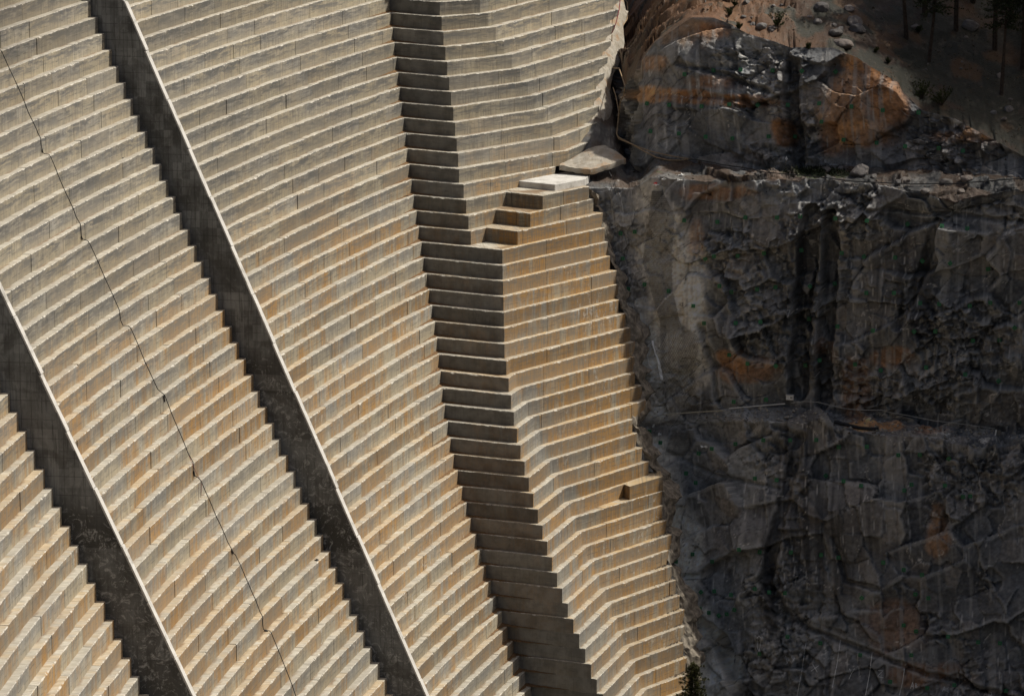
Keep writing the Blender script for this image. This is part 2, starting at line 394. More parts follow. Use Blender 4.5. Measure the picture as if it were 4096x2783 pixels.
for k in range(KTOP, KBOT + 1):
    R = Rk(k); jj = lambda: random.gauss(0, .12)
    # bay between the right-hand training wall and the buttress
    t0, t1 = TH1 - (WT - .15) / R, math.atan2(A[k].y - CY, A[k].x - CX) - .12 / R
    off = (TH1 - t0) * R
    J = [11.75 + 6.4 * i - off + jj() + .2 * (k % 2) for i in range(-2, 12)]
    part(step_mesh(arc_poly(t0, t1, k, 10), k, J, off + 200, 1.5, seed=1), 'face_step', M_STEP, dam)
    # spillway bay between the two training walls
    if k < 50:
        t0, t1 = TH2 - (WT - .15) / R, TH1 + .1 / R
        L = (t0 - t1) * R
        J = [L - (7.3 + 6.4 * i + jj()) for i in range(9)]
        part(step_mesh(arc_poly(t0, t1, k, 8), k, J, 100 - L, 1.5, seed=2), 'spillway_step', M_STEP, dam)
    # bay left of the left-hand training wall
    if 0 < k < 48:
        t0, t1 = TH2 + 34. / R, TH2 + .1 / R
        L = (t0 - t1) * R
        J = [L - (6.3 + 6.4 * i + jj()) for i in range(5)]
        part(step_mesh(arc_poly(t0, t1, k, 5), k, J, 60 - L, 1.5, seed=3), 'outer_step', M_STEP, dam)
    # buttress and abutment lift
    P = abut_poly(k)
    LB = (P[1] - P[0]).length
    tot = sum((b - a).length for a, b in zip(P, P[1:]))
    d0 = (P[0] - P[1]).normalized()
    P[0] = P[0] + d0 * .25
    J = [LB + .25 + x + jj() for x in (6.1, 12.5, 18.9, 25.3, 31.7)] if k != 12 else [LB + 4.]
    part(step_mesh(P, k, J, 300, 3.6 if 10 < k < 16 else (2.2 if k < 36 else 3.4), slant=.42 if k > 15 else .3, pier=LB + .25, seed=4), 'abutment_step', M_STEP, dam)
# pale landing slab on the abutment
sz = zk(13) + .56
sp = [at_z(1500 + a / q, 500 + b / q, sz) for a, b in ((1283, 505), (1633, 541), (1905, 491), (1950, 456), (1948, 444), (1720, 430))]
mb = MB(); n = len(sp)
ins = [p.lerp(sum(sp, Vector()) / n, .012) for p in sp]
for i in range(n):
    a, b, c, d = sp[i], sp[(i + 1) % n], ins[(i + 1) % n], ins[i]
    lo = Vector((0, 0, -.62)); ch = Vector((0, 0, -.03))
    mb.quad(a + lo, b + lo, b + ch, a + ch); mb.quad(a + ch, b + ch, c, d)
mb.face([mb.vert(p) for p in ins])
part(mb, 'landing_slab', M_COPE, dam)
# block standing on the lift by the rock, lower right
k = 33
bp = [at_z(x, y, zk(33)) for x, y in ((2497, 1936), (2519, 1945), (2652, 1905), (2640, 1880), (2560, 1898))]
mb = MB()
for i in range(len(bp)):
    a, b = bp[i], bp[(i + 1) % len(bp)]
    mb.quad(a - Vector((0, 0, 1.25)), b - Vector((0, 0, 1.25)), b, a, [(i * 3., .1), (i * 3. + 2, .1), (i * 3. + 2, 1.15), (i * 3., 1.15)])
mb.face([mb.vert(p) for p in bp], [(p.x, 2.2) for p in bp])
part(mb, 'toe_block', M_STEP, dam)

# ------------------------------------------------------------------ training walls
def radial_hit(px, py, thw):
    d = ray(px, py); ux, uy = math.cos(thw), math.sin(thw)
    # (t*d - c) x u = 0
    t = (CX * uy - CY * ux) / (d.x * uy - d.y * ux)
    p = d * t; return (Vector((p.x - CX, p.y - CY))).length, CAMZ + p.z
def training_wall(thw, e0, e1, label):
    (ra, za), (rb, zb_) = radial_hit(*e0, thw), radial_hit(*e1, thw)
    sl = (rb - ra) / (zb_ - za)
    redge = lambda z: ra + (z - za) * sl
    u = Vector((math.cos(thw), math.sin(thw))); tg = Vector((math.sin(thw), -math.cos(thw)))   # towards the right
    c = Vector((CX, CY)); P = lambda r, z, s: Vector((*(c + u * r + tg * s), z))
    root = empty('training_wall', P(redge(0), 0, WT / 2)); tag(root, label, 'wall', 'training walls')
    mb = MB(); cp = MB()
    zs = list(np.arange(zk(KBOT), zk(KTOP) + 1.2, 1.2)); ct = .10
    for z0, z1 in zip(zs, zs[1:]):
        mb.t = (random.random(),) * 3
        o = random.gauss(0, .006)
        for s, fl in ((0 + o, 1), (WT, -1)):
            a, b = P(redge(z0) + ct, z0, s), P(redge(z1) + ct, z1, s); e, f = P(redge(z1) + 16, z1, s), P(redge(z0) + 16, z0, s)
            uv = [(redge(z0), z0), (redge(z1), z1), (redge(z1) + 16, z1), (redge(z0) + 16, z0)]
            mb.quad(*((a, b, e, f) if fl > 0 else (f, e, b, a)), uv if fl > 0 else uv[::-1])
        mb.quad(P(redge(z0) + ct, z0, WT), P(redge(z1) + ct, z1, WT), P(redge(z1) + ct, z1, 0), P(redge(z0) + ct, z0, 0))
    # coping cast in lengths with open joints
    seg = 3.6
    for z0 in np.arange(zk(KBOT), zk(KTOP) + 1.2, seg):
        z1 = z0 + seg - .06; o = random.gauss(0, .03)
        A8 = [P(redge(z) + dr + o, z, s) for z in (z0, z1) for dr in (0, ct + .02) for s in (-.006, WT + .006)]
        for qd in ((0, 1, 5, 4), (0, 4, 6, 2), (1, 3, 7, 5), (0, 2, 3, 1), (4, 5, 7, 6)): cp.quad(*[A8[i] for i in qd])
    part(mb, 'wall_body', M_WALL, root); part(cp, 'coping', M_COPE, root)
training_wall(TH1, (494, 0), (1706, 2783), 'tall sloping concrete wall running from top left to bottom centre, its shaded side facing the black cable')
training_wall(TH2, (0, 1158), (771, 2783), 'sloping concrete wall in the lower left corner, deep shade on its left side')

# ------------------------------------------------------------------ rock
def hash2(ix, iy, s):
    h = (ix.astype(np.int64) * 374761393 + iy.astype(np.int64) * 668265263 + s * 974634777) & 0xFFFFFFFF
    h = ((h ^ (h >> 13)) * 1274126177) & 0xFFFFFFFF
    h = ((h ^ (h >> 16)) * 2246822519) & 0xFFFFFFFF
    return ((h ^ (h >> 15)) & 0xFFFFFF) / float(0x1000000)
def vnoise(x, y, s):
    ix, iy = np.floor(x).astype(np.int64), np.floor(y).astype(np.int64); fx, fy = x - ix, y - iy
    fx, fy = fx * fx * fx * (fx * (fx * 6 - 15) + 10), fy * fy * fy * (fy * (fy * 6 - 15) + 10)
    a, b, c, d = hash2(ix, iy, s), hash2(ix + 1, iy, s), hash2(ix, iy + 1, s), hash2(ix + 1, iy + 1, s)
    return (a + (b - a) * fx) * (1 - fy) + (c + (d - c) * fx) * fy
def fbm(x, y, s, o=5, g=.5, ridge=False):
    t, a, tot = 0, 1., 0
    for i in range(o):
        v = vnoise(x * 2 ** i + 17.3 * i, y * 2 ** i - 9.1 * i, s + i)
        t = t + a * ((1 - abs(2 * v - 1)) if ridge else v); tot += a; a *= g
    return t / tot
def facets(x, y, s, tilt, off):
    """faceted fracture blocks: every Voronoi cell is a tilted plane. returns height, distance to the crack, cell id"""
    ix, iy = np.floor(x).astype(np.int64), np.floor(y).astype(np.int64)
    F1 = np.full(x.shape, 9.); F2 = np.full(x.shape, 9.); H = np.zeros(x.shape); ID = np.zeros(x.shape)
    for dx in (-1, 0, 1):
        for dy in (-1, 0, 1):
            cx, cy = ix + dx, iy + dy
            px, py = cx + .1 + .8 * hash2(cx, cy, s), cy + .1 + .8 * hash2(cx, cy, s + 1)
            ex, ey = x - px, y - py
            d = np.maximum(np.abs(ex), np.abs(ey)) * .55 + np.hypot(ex, ey) * .45
            h = off * (hash2(cx, cy, s + 2) - .5) + tilt * ((hash2(cx, cy, s + 3) - .5) * ex * 2 + (hash2(cx, cy, s + 4) - .5) * ey * 2)
            m = d < F1
            F2 = np.where(m, F1, np.minimum(F2, d)); H = np.where(m, h, H); ID = np.where(m, hash2(cx, cy, s + 5), ID); F1 = np.where(m, d, F1)
    return H, F2 - F1, ID
def sstep(v, a, b): t = np.clip((v - a) / (b - a), 0, 1); return t * t * (3 - 2 * t)
def line(pts, z, wob=.12):
    # the bench edges run nearly straight in plan; their rise and fall in the picture is mostly height
    w = np.array([tuple(at_z(a, b, z)) for a, b in pts]); b_, a_ = np.polyfit(w[:, 0], w[:, 1], 1)
    yy = a_ + b_ * w[:, 0] + wob * (w[:, 1] - a_ - b_ * w[:, 0])
    return np.array([tuple(at_y(px, py, y)) for (px, py), y in zip(pts, yy)])
def line5(pts, f):
    w = [f(*p) for p in pts]; w.sort(key=lambda p: p[0]); return np.array([tuple(p) for p in w])
# key lines of the excavated benches
K3 = line([(2250, 699), (2357, 699), (2550, 705), (2700, 722), (2830, 730), (2961, 728), (3115, 720), (3292, 719), (3425, 737), (3530, 748), (3636, 767), (3755, 785), (3812, 805), (3910, 778), (4096, 750), (4400, 760)], 48.7)
K4 = line([(2560, 600), (2650, 628), (2760, 645), (2850, 658), (3000, 672), (3150, 678), (3284, 656), (3490, 661), (3654, 675), (3822, 692), (4096, 700), (4400, 705)], 49.6)
K2 = line([(2440, 1690), (2620, 1695), (2730, 1690), (2863, 1645), (2973, 1632), (3149, 1622), (3281, 1640), (3380, 1649), (3645, 1684), (3910, 1722), (4096, 1728), (4400, 1735)], 27.9)
K1 = line([(2440, 1715), (2536, 1723), (2680, 1725), (2790, 1712), (2907, 1690), (3039, 1680), (3127, 1690), (3281, 1690), (3336, 1700), (3513, 1737), (3636, 1741), (3733, 1754), (3910, 1788), (4096, 1765), (4400, 1770)], 27.2)
K4 = np.vstack([[(4., 378, 60.5), (8.0, 373, 59.5), (9.3, 366., 57), (10.2, 352, 51.)], K4])
def l5(a, b):
    d = ray(a, b); y = 340.
    for _ in range(30):
        x = d.x / d.y * y; z = CAMZ + d.z / d.y * y
        y = np.interp(x, K4[:, 0], K4[:, 1]) + .22 * max(0, z - 49.6)
    return at_y(a, b, y)
K5 = line5([(2560, 250), (2620, 170), (2763, 70), (2850, 70), (2930, 100), (2988, 135), (3093, 165), (3160, 190), (3336, 194), (3425, 229), (3477, 264), (3601, 335), (3619, 375), (3689, 441), (3821, 476), (4096, 626), (4400, 660)], l5)
K5 = np.vstack([[(4., 381, 63), (8.0, 376, 61.5), (9.6, 368, 59), (10.4, 354, 53.5)], K5])
XS = np.concatenate([np.linspace(3.5, 8.6, 30), np.linspace(8.6, 11.2, 90)[1:], np.linspace(11.2, 46.5, 330)[1:], np.linspace(46.5, 84., 121)[1:]]); NX = len(XS)
def rib(K, zt):  # unseen rock past the right edge, added and turned to block the sun
    y, z = np.interp(46.5, K[:, 0], K[:, 1]), np.interp(46.5, K[:, 0], K[:, 2])
    K = K[K[:, 0] < 46.6]
    return np.vstack([K, [(48.5, y - .5, z + .4), (55, y - 5, z + (zt - z) * .45), (62, y - 15, zt), (84, y - 60, zt + 4)]])
K1, K2, K3, K4, K5 = rib(K1, 34.), rib(K2, 35.), rib(K3, 52.), rib(K4, 54.), rib(K5, 66.)  # extended past the right edge with added, unseen rock that blocks the sun
ip = lambda K, a: np.interp(XS, K[:, 0], K[:, a])
P1, P2, P3, P4, P5 = [np.stack([XS, ip(K, 1), ip(K, 2)], 1) for K in (K1, K2, K3, K4, K5)]
for P_, a_ in ((P2, 1.2), (P3, 1.0), (P1, 2.6)): P_[:, 1] += a_ * (1 - sstep(XS, 14., 22.))
P3[:, 2] -= 1.3 * (1 - sstep(XS, 10, 13.)); P4[:, 2] -= 2.2 * sstep(XS, 7., 9.) * (1 - sstep(XS, 11, 13.))
P0 = P1.copy(); P0[:, 1] -= np.interp(XS, [13, 18, 24, 40], [11.5, 9.0, 8.5, 9]); P0[:, 2] = -9
P6 = P5.copy(); P6[:, 1] += 60; P6[:, 2] += np.interp(XS, [3, 13, 17, 22, 46, 60], [2, 1, 8, 22, 33, 18])
def strip(keys, rows):
    out = []; tier = []
    for i, ((a, b), n) in enumerate(zip(zip(keys, keys[1:]), rows)):
        for r in range(n): out.append(a + (b - a) * (r / n)); tier.append(i)
    out.append(keys[-1]); tier.append(len(rows) - 1)
    return np.array(out), np.array(tier)
UC = np.concatenate([[0], np.cumsum(np.hypot(*(P4[1:] - P4[:-1])[:, :2].T))]); UC = UC - np.interp(12., XS, UC) + 12.
G, TIER = strip([P0, P1, P2, P3, P4, P5], [330, 46, 230, 46, 150])
def displace(G, TIER, amp=1.):
    X, Y, Z = G[..., 0], G[..., 1], G[..., 2]
    # surface coordinates: along the face, and up it (arc length so that benches are not stretched)
    d = np.sqrt(((G[1:] - G[:-1]) ** 2).sum(-1)); V = np.vstack([np.zeros((1, G.shape[1])), np.cumsum(d, 0)])
    V = V - V[:, :1] * 0 
    X0 = X; rw = np.clip((np.arange(G.shape[0]) - np.searchsorted(TIER, 3)) / 46., 0, 1)[:, None] if G.shape[0] == len(TIER) else 1.
    X = X + np.where(XS < 12, UC - XS, 0)[None, :] * rw
    wx = .7 * (fbm(X * .23, V * .23, 50, 4) - .5); wy = .7 * (fbm(X * .23 + 31, V * .23, 60, 4) - .5)
    u, v = X + wx, V + wy
    ca, sa = math.cos(.42), math.sin(.42)
    r1, r2 = u * ca + v * sa, -u * sa + v * ca          # foliation dips to the right
    h1, c1, id1 = facets(r1 / 6.0, r2 / 3.1, 11, 1.05, 1.0)
    h2, c2, id2 = facets(u / 1.7, v / 2.2, 21, .62, .45)
    h3, c3, id3 = facets(r1 / .95, r2 / .6, 31, .42, .24)
    h4, c4, id4 = facets(u / .42, v / .36, 41, .17, .12)
    fine = fbm(X * 1.1, V * 1.1, 70, 6, .55) - .5
    rough = sstep(fbm(X * .13, V * .17, 90, 4), .46, .62)
    h = h1 + h2 * (.55 + .75 * rough) + h3 * (.10 + 1.15 * rough) + h4 * (.10 + 1.1 * rough) + (.16 + .4 * rough) * fine + (.03 + .16 * rough) * (fbm(X * 3.1, V * 3.1, 77, 4, .6, True) - .5) + .7 * (fbm(X * .18, V * .18, 88, 3) - .5)
    cm = sstep(fbm(X * .4, V * .4, 99, 3), .5, .62)
    h -= .3 * (1 - sstep(c1, 0, .03)) * cm + .12 * (1 - sstep(c2, 0, .04)) * rough * cm
    # drill half-barrels
    T = TIER[:, None] * np.ones_like(X)
    bar = np.abs(((X0 + .10 * Z + .5 * (fbm(X * .1, Z * .1, 95, 2) - .5)) / .92) % 1 - .5) * .92
    bm = sstep(fbm(X * .5 + 9, Z * .35, 97, 3), .45, .6) * ((T == 2) | (T == 0) | (T == 4))
    h -= .05 * (1 - sstep(bar, .03, .07)) * bm
    return h * 1.3 * amp, (u, v, V, c1, c2, c3, id1, id2, id3, rough, fine, bar, bm, T)
H, AUX = displace(G, TIER)
u_, v_, V_, c1_, c2_, c3_, id1_, id2_, id3_, rough_, fine_, bar_, bm_, T_ = AUX
PXg = 2048 + FPX * G[..., 0] / (G[..., 1] * CP - (G[..., 2] - CAMZ) * SP)
Xg, Yg, Zg = G[..., 0], G[..., 1], G[..., 2]
PYg = 1391.5 - FPX * (Yg * SP + (Zg - CAMZ) * CP) / (Yg * CP - (Zg - CAMZ) * SP)
# clefts and ledges that the photograph shows
def polyd(pts, w):
    """distance in metres (about 1/46 per source pixel) to a traced crack, given where it runs"""
    best = np.full(Xg.shape, 1e9)
    for (x0, y0), (x1, y1) in zip(pts, pts[1:]):
        dx, dy = x1 - x0, y1 - y0; t = np.clip(((PXg - x0) * dx + (PYg - y0) * dy) / (dx * dx + dy * dy), 0, 1)
        best = np.minimum(best, np.hypot(PXg - x0 - t * dx, PYg - y0 - t * dy))
    return best / 46. - w
cleft = np.zeros(Xg.shape)
for pts, w, dp in (([(3170, 230), (3165, 400), (3190, 640)], .55, 1.7), ([(3255, 850), (3210, 1200), (3190, 1560)], .8, 2.2), ([(3330, 860), (3310, 1250), (3290, 1600)], .6, 2.0),
                   ([(3740, 900), (3690, 1080), (3600, 1290)], .35, 1.0), ([(3420, 820), (3640, 860), (4090, 890)], .08, .5), ([(2720, 255), (2920, 310), (3080, 370)], .16, .8),
                   ([(2520, 370), (2900, 395), (3100, 420)], .12, .4), ([(2640, 1790), (2860, 1900), (3150, 1960)], .1, .4), ([(3120, 2090), (3060, 2330), (3150, 2480)], .45, 1.2),
                   ([(3072, 2440), (3350, 2560), (3700, 2690), (4096, 2800)], .14, .8), ([(2760, 2480), (2870, 2560), (2970, 2783)], .7, 1.6), ([(3200, 1750), (3150, 1960), (3110, 2100)], .4, 1.),
                   ([(3320, 2550), (3310, 2783)], .08, .5), ([(3330, 2150), (3380, 2320), (3520, 2360)], .1, .6), ([(2810, 1300), (2860, 1480), (2870, 1600)], .15, .7)):
    dd = polyd(pts, w) + .35 * (fbm(Xg * 1.3, V_ * 1.3, 120, 4) - .5)
    cleft = np.maximum(cleft, dp * (1 - sstep(dd, -.1, .22)))
tl_ = (np.arange(G.shape[0]) / (G.shape[0] - 1.))[:, None]
H = H - cleft * sstep(tl_, .998, .95)
H *= .35 + .65 * sstep(tl_, 1., .975)
H *= 1 - .55 * ((TIER == 1) | (TIER == 3))[:, None]
base_gain = 2.35
# broad lobes: the slabby nose above the right-hand bench, the buried rib under the net
def lobe(px, py, rx, ry): return np.exp(-(((PXg - px) / rx) ** 2 + ((PYg - py) / ry) ** 2))
H += 1.1 * lobe(2700, 1250, 170, 330) + .8 * lobe(2750, 230, 190, 90) + .7 * lobe(3480, 420, 160, 150) - .9 * lobe(2560, 1330, 60, 260) - .9 * lobe(2700, 2200, 150, 400)
Nn = np.zeros_like(G); 
tx = np.gradient(G, axis=1); tv = np.gradient(G, axis=0)
nn = np.cross(tx, tv); nn /= np.linalg.norm(nn, axis=-1, keepdims=True) + 1e-9
# smooth the base normal over the bench edges so that blocks stay blocks
ker = 15
def blur(a):
    c = np.cumsum(np.pad(a, ((ker, ker), (0, 0), (0, 0)), mode='edge'), 0); return (c[2 * ker:] - c[:-2 * ker])[:a.shape[0]]
nb = blur(nn); nb /= np.linalg.norm(nb, axis=-1, keepdims=True)
fade = np.maximum(np.minimum(1., .3 + .7 * sstep(Xg, 11.5, 19.)), .75 * ((T_ > 3) & (Xg < 11.5)))
GR = G + nb * (H * np.where(T_ < 5, 1, 1) * fade)[..., None]
# rubble relief on the benches
bench = ((T_ == 1) | (T_ == 3)).astype(float)
GR[..., 2] += bench * (.30 * (fbm(Xg * .8, Yg * .8, 140, 5) - .55) + .22 * facets(Xg / .8, Yg / .9, 150, .25, .7)[0])

# colour of the stone, with light and shade painted in, per vertex: grey gneiss, iron-stained bands, dusty concrete splash by the dam, black seeps
base = np.ones(Xg.shape + (3,)) * np.array([.078, .081, .083])
def blend(c, w):
    global base
    w = np.clip(w, 0, 1)[..., None]; base = base * (1 - w) + np.array(c) * w
blend((.115, .114, .108), .8 * sstep(fbm(r_ := Xg * .35, V_ * .35, 160, 5), .45, .65))
blend((.042, .043, .045), .75 * sstep(fbm(Xg * .3 + 40, V_ * .2, 170, 5), .48, .66))
blend((.040, .041, .043), .62 * sstep(fbm(Xg * .07, V_ * .07, 199, 3) + .028 * (Xg - 31), .42, .72))  # rock darkened towards the right, shade put into the colour
blend((.09, .081, .073), .55 * sstep(id2_, .72, .8) + .4 * sstep(id1_, .75, .8))
blend((.15, .143, .132), .7 * sstep(id3_, .86, .9) * rough_)
wob = lambda s, a=1.: 1 + a * (fbm(Xg * .5, V_ * .5, s, 5) - .5)
def blob(c, px, py, rx, ry, s, amt=1., wb=1.6): blend(c, amt * sstep(lobe(px, py, rx, ry) * wob(s, wb), .35, .75))
OR, DO = (.165, .075, .026), (.07, .034, .016)
for i, (px, py, rx, ry, a) in enumerate(((2640, 380, 140, 40, .8), (2800, 390, 140, 35, .8), (2960, 405, 180, 30, .85), (2620, 260, 80, 40, .5), (2850, 330, 120, 40, .6), (3120, 530, 60, 60, .9), (3450, 250, 120, 60, 1.),
        (3520, 330, 70, 90, 1.), (3560, 430, 90, 100, .8), (3380, 430, 110, 160, .55), (3330, 560, 90, 80, .5), (3600, 330, 50, 50, 1.), (3420, 540, 160, 60, .5), (2850, 770, 180, 40, .55), (3100, 700, 150, 30, .4), (2930, 1450, 90, 60, .6), (3000, 1480, 140, 60, .5),
        (3560, 1420, 110, 50, .6), (3500, 1700, 130, 25, .7), (3700, 1720, 120, 25, .6), (3420, 1560, 90, 160, .4), (3750, 2120, 60, 140, .5), (3560, 2500, 150, 130, .35), (3700, 2700, 200, 60, .5), (2780, 960, 40, 90, .5), (2500, 1830, 60, 60, .5), (3300, 1400, 60, 70, .4), (3880, 540, 170, 50, .6), (2500, 100, 60, 180, .55), (2540, 250, 40, 90, .5))):
    blob(OR if i % 3 else (.27, .135, .05), px, py, rx, ry, 200 + i, a); blob(DO, px + rx * .4, py + ry * .3, rx * .8, ry * .7, 240 + i, a * .7)
for px, py in ((2470, 120), (2480, 300), (2470, 450)): blob((.045, .026, .014), px, py, 60, 130, px + py, .9, .8)
blob((.13, .075, .035), 2690, 130, 190, 110, 388, .75, 1.8); blob((.15, .07, .026), 2870, 120, 90, 50, 389, .7)
blob((.20, .165, .125), 2950, 1050, 60, 60, 301, .5)
for px, py, rx, ry, a in ((2600, 800, 90, 110, .7), (2650, 1000, 140, 200, .95), (2720, 1180, 140, 280, 1.), (2710, 1450, 160, 200, 1.), (2640, 1600, 130, 90, .95), (2560, 1380, 90, 240, .8), (2650, 1800, 120, 70, .7), (2640, 1980, 120, 150, .8), (2720, 2220, 120, 240, .9), (2790, 2560, 100, 200, 1.), (2860, 2700, 110, 140, 1.), (2460, 560, 50, 60, .6)):
    blob((.33, .305, .26), px, py, rx, ry, int(px + py), a, .9)  # dust by the dam, made paler to stand in for soft light there
cmk = sstep(fbm(Xg * .4, V_ * .4, 99, 3), .42, .55)
tone_ = (.62 + .76 * id3_) * (.75 + .5 * id2_); base *= (1 + (tone_ - 1) * (.45 + .55 * rough_))[..., None]
base *= (1 + 1.3 * (fbm(Xg * 4.2, V_ * 4.2, 185, 4, .65) - .5))[..., None]
blend((.16, .155, .145), .5 * sstep(fbm(Xg * 2.4, Zg * .14, 186, 4), .56, .7) * (bench < .5))
bench = ((T_ == 1) | (T_ == 3)).astype(float)
hb = H.copy()
for ax in (0, 1): hb = sum(np.roll(hb, k_, ax) for k_ in (-3, -2, -1, 0, 1, 2, 3)) / 7.
blend((.19, .19, .185), .4 * sstep(H - hb, .045, .14) * (bench < .5) * (T_ < 4))
blend((.018, .018, .017), .85 * (1 - sstep(c2_, .0, .035)) * cmk + .8 * (1 - sstep(c3_, .0, .05)) * rough_ * cmk)
blend((.17, .165, .155), .55 * sstep(c3_, .04, .06) * (1 - sstep(c3_, .07, .13)) * sstep(id3_, .55, .7) * rough_)
seep = sstep(fbm(Xg * 1.6, Zg * .10, 180, 5), .5, .66)
for px, py, rx, ry in ((3230, 1200, 170, 380), (3160, 430, 45, 260), (3200, 1900, 100, 330), (3600, 1150, 150, 260), (3100, 2300, 70, 260), (3320, 2200, 200, 260)):
    blend((.022, .022, .023), .85 * sstep(lobe(px, py, rx, ry), .25, .6) * (.35 + .65 * seep))
soil = (T_ == 3) * sstep(fbm(Xg * .5, Yg * .5, 190, 4), .42, .6)
blend((.065, .036, .018), .85 * soil)
for px, py, rx, ry in ((3260, 685, 170, 22), (2640, 685, 20, 8)):
    blend((.045, .06, .016), .9 * sstep(lobe(px, py, rx, ry) * wob(333, .8), .35, .6) * (bench + (T_ == 4) * .5))
# quartz veins and fresh arrises
blend((.34, .32, .29), .7 * (1 - sstep(np.abs(fbm(Xg * .28, V_ * .28, 195, 4) - .5), .0, .006)) * sstep(fine_, -.05, .1))
# pale drill traces
dr = (1 - sstep(bar_, .02, .05)) * bm_ * sstep(fbm(Xg * 3, Zg * .6, 98, 3), .35, .6)
blend((.30, .29, .27), .55 * dr)
def grid_mesh(name, P, col, mat):
    nr, nc = P.shape[:2]; me = bpy.data.meshes.new(name)
    idx = np.arange(nr * nc).reshape(nr, nc)
    f = np.stack([idx[:-1, :-1], idx[:-1, 1:], idx[1:, 1:], idx[1:, :-1]], -1).reshape(-1, 4)
    me.vertices.add(nr * nc); me.vertices.foreach_set('co', P.astype(np.float32).ravel())
    me.loops.add(len(f) * 4); me.loops.foreach_set('vertex_index', f.astype(np.int32).ravel())
    me.polygons.add(len(f)); me.polygons.foreach_set('loop_start', np.arange(0, len(f) * 4, 4, dtype=np.int32)); 
    me.update(calc_edges=True)
    ca = me.color_attributes.new('stone', 'FLOAT_COLOR', 'POINT')
    ca.data.foreach_set('color', np.concatenate([col, np.ones(col.shape[:2] + (1,))], -1).astype(np.float32).ravel())
    me.materials.append(mat); o = bpy.data.objects.new(name, me); COL.objects.link(o)
    return o, f
def rock_mat(name='rock', lt=(.36, .34, .31), lt2=(.30, .285, .26)):
    t = NT(name); P = t.pos(); c = t.attr('stone')['Color']
    n = t.noise(P, 2.6, 9, .72); n2 = t.noise(P, 9., 5, .7)
    c = t.mix(t.mul(t.ss(n, .5, .74), .55), c, t.mix(.5, c, lt))
    c = t.mix(t.ss(n, .48, .26), c, t.mix(.6, c, (.02, .02, .02)))
    c = t.mix(t.mul(t.ss(n2, .62, .74), .4), c, lt2)
    t.bump(t.add(n, t.mul(n2, .6)), .9, .13)
    return t.out(c, .62, .5)
M_ROCK = rock_mat()
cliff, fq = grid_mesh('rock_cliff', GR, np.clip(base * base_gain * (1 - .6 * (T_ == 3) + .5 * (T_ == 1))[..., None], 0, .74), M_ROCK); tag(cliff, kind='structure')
# hillside above the cut: starts on the displaced cliff top so that no gap opens
nH = 150
tt = np.linspace(0, 1, nH)[:, None, None] ** 1.15
g0 = sstep(tt, 0, .05); sm = np.stack([np.convolve(np.pad(GR[-1][:, a], 30, mode='edge'), np.ones(61) / 61, 'valid') for a in range(3)], -1)
HS_ = GR[-1][None] * (1 - g0) + sm[None] * g0 + (P6 - P5)[None] * tt
hx, hy = HS_[..., 0], HS_[..., 1]
grow = sstep(tt[..., 0], 0, .08)
HS_[..., 2] += grow * (1.2 * (fbm(hx * .12, hy * .12, 410, 5) - .5) + .5 * (fbm(hx * .7, hy * .7, 420, 5) - .5) + (1.5 * facets(hx / 2.6 + .3 * hy, hy / 1.5, 430, .5, .9)[0] + .5 * facets(hx / .9, hy / .7, 435, .4, .7)[0]) * np.clip(1.5 - (hx - 15) * .10 - tt[..., 0] * 2, .06, 1))
hc = (np.array([.115, .047, .013]) * (1 - .72 * sstep(hx + 6 * (fbm(hx * .12, hy * .12, 480, 3) - .5), 20, 31))[..., None] + np.array([.0, .002, .001]))  # ochre soil, turned darker to the right as painted shade
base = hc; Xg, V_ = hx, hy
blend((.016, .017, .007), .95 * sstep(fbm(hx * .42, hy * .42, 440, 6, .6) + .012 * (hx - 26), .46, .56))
blend((.14, .065, .02), .6 * sstep(fbm(hx * .3 + 8, hy * .3, 450, 5), .55, .7))
blend((.075, .062, .045), .5 * np.clip(1.3 - (hx - 12) * .22 - tt[..., 0] * 2.5, 0, 1) * sstep(fbm(hx * .4, hy * .4, 460, 5), .3, .5))
blend((.09, .075, .055), .5 * sstep(fbm(hx * 2.2, hy * 2.2, 470, 3), .7, .76))
hill, fh = grid_mesh('hillside', HS_, base, rock_mat('hill_soil', (.15, .09, .045), (.11, .075, .045))); tag(hill, kind='structure')
hill.location.z = 0
bv = BVHTree.FromPolygons([tuple(p) for p in np.concatenate([GR.reshape(-1, 3), HS_.reshape(-1, 3)])], [tuple(x) for x in np.concatenate([fq, fh + GR.shape[0] * GR.shape[1]])])
def hit(px, py, lift=0.):
    d = ray(px, py).normalized(); loc, n, i, ds = bv.ray_cast(Vector((0, 0, CAMZ)), d)
    if loc is None: return at_y(px, py, 335), Vector((0, -1, 0))
    if n.dot(d) > 0: n = -n
    return loc - d * lift, n
# valley floor and an unseen slope added on the right to block sky light
def sheet(name, fn, x0, x1, y0, y1, n, m, colr):
    X, Y = np.meshgrid(np.linspace(x0, x1, n), np.linspace(y0, y1, m)); Zs = fn(X, Y)
    c = np.ones(X.shape + (3,)) * np.array(colr); w = sstep(fbm(X * .05, Y * .05, 510, 6), .4, .6)[..., None]
    o, _ = grid_mesh(name, np.stack([X, Y, Zs], -1), c * (.6 + .8 * w), M_ROCK); tag(o, kind='structure'); return o
sheet('ground', lambda X, Y: -9.5 + 1.5 * (fbm(X * .03, Y * .03, 500, 5) - .5), -1500, 1500, -600, 2400, 160, 160, (.10, .085, .06))
sheet('shading_slope', lambda X, Y: -12 + np.clip(X - 58 - (.10 * np.clip(300 - Y, 0, 400)), 0, 200) * .8 * sstep(Y, 312, 285) + 9 * (fbm(X * .03, Y * .03, 520, 6) - .5), 55, 320, 40, 318, 120, 120, (.035, .035, .02))
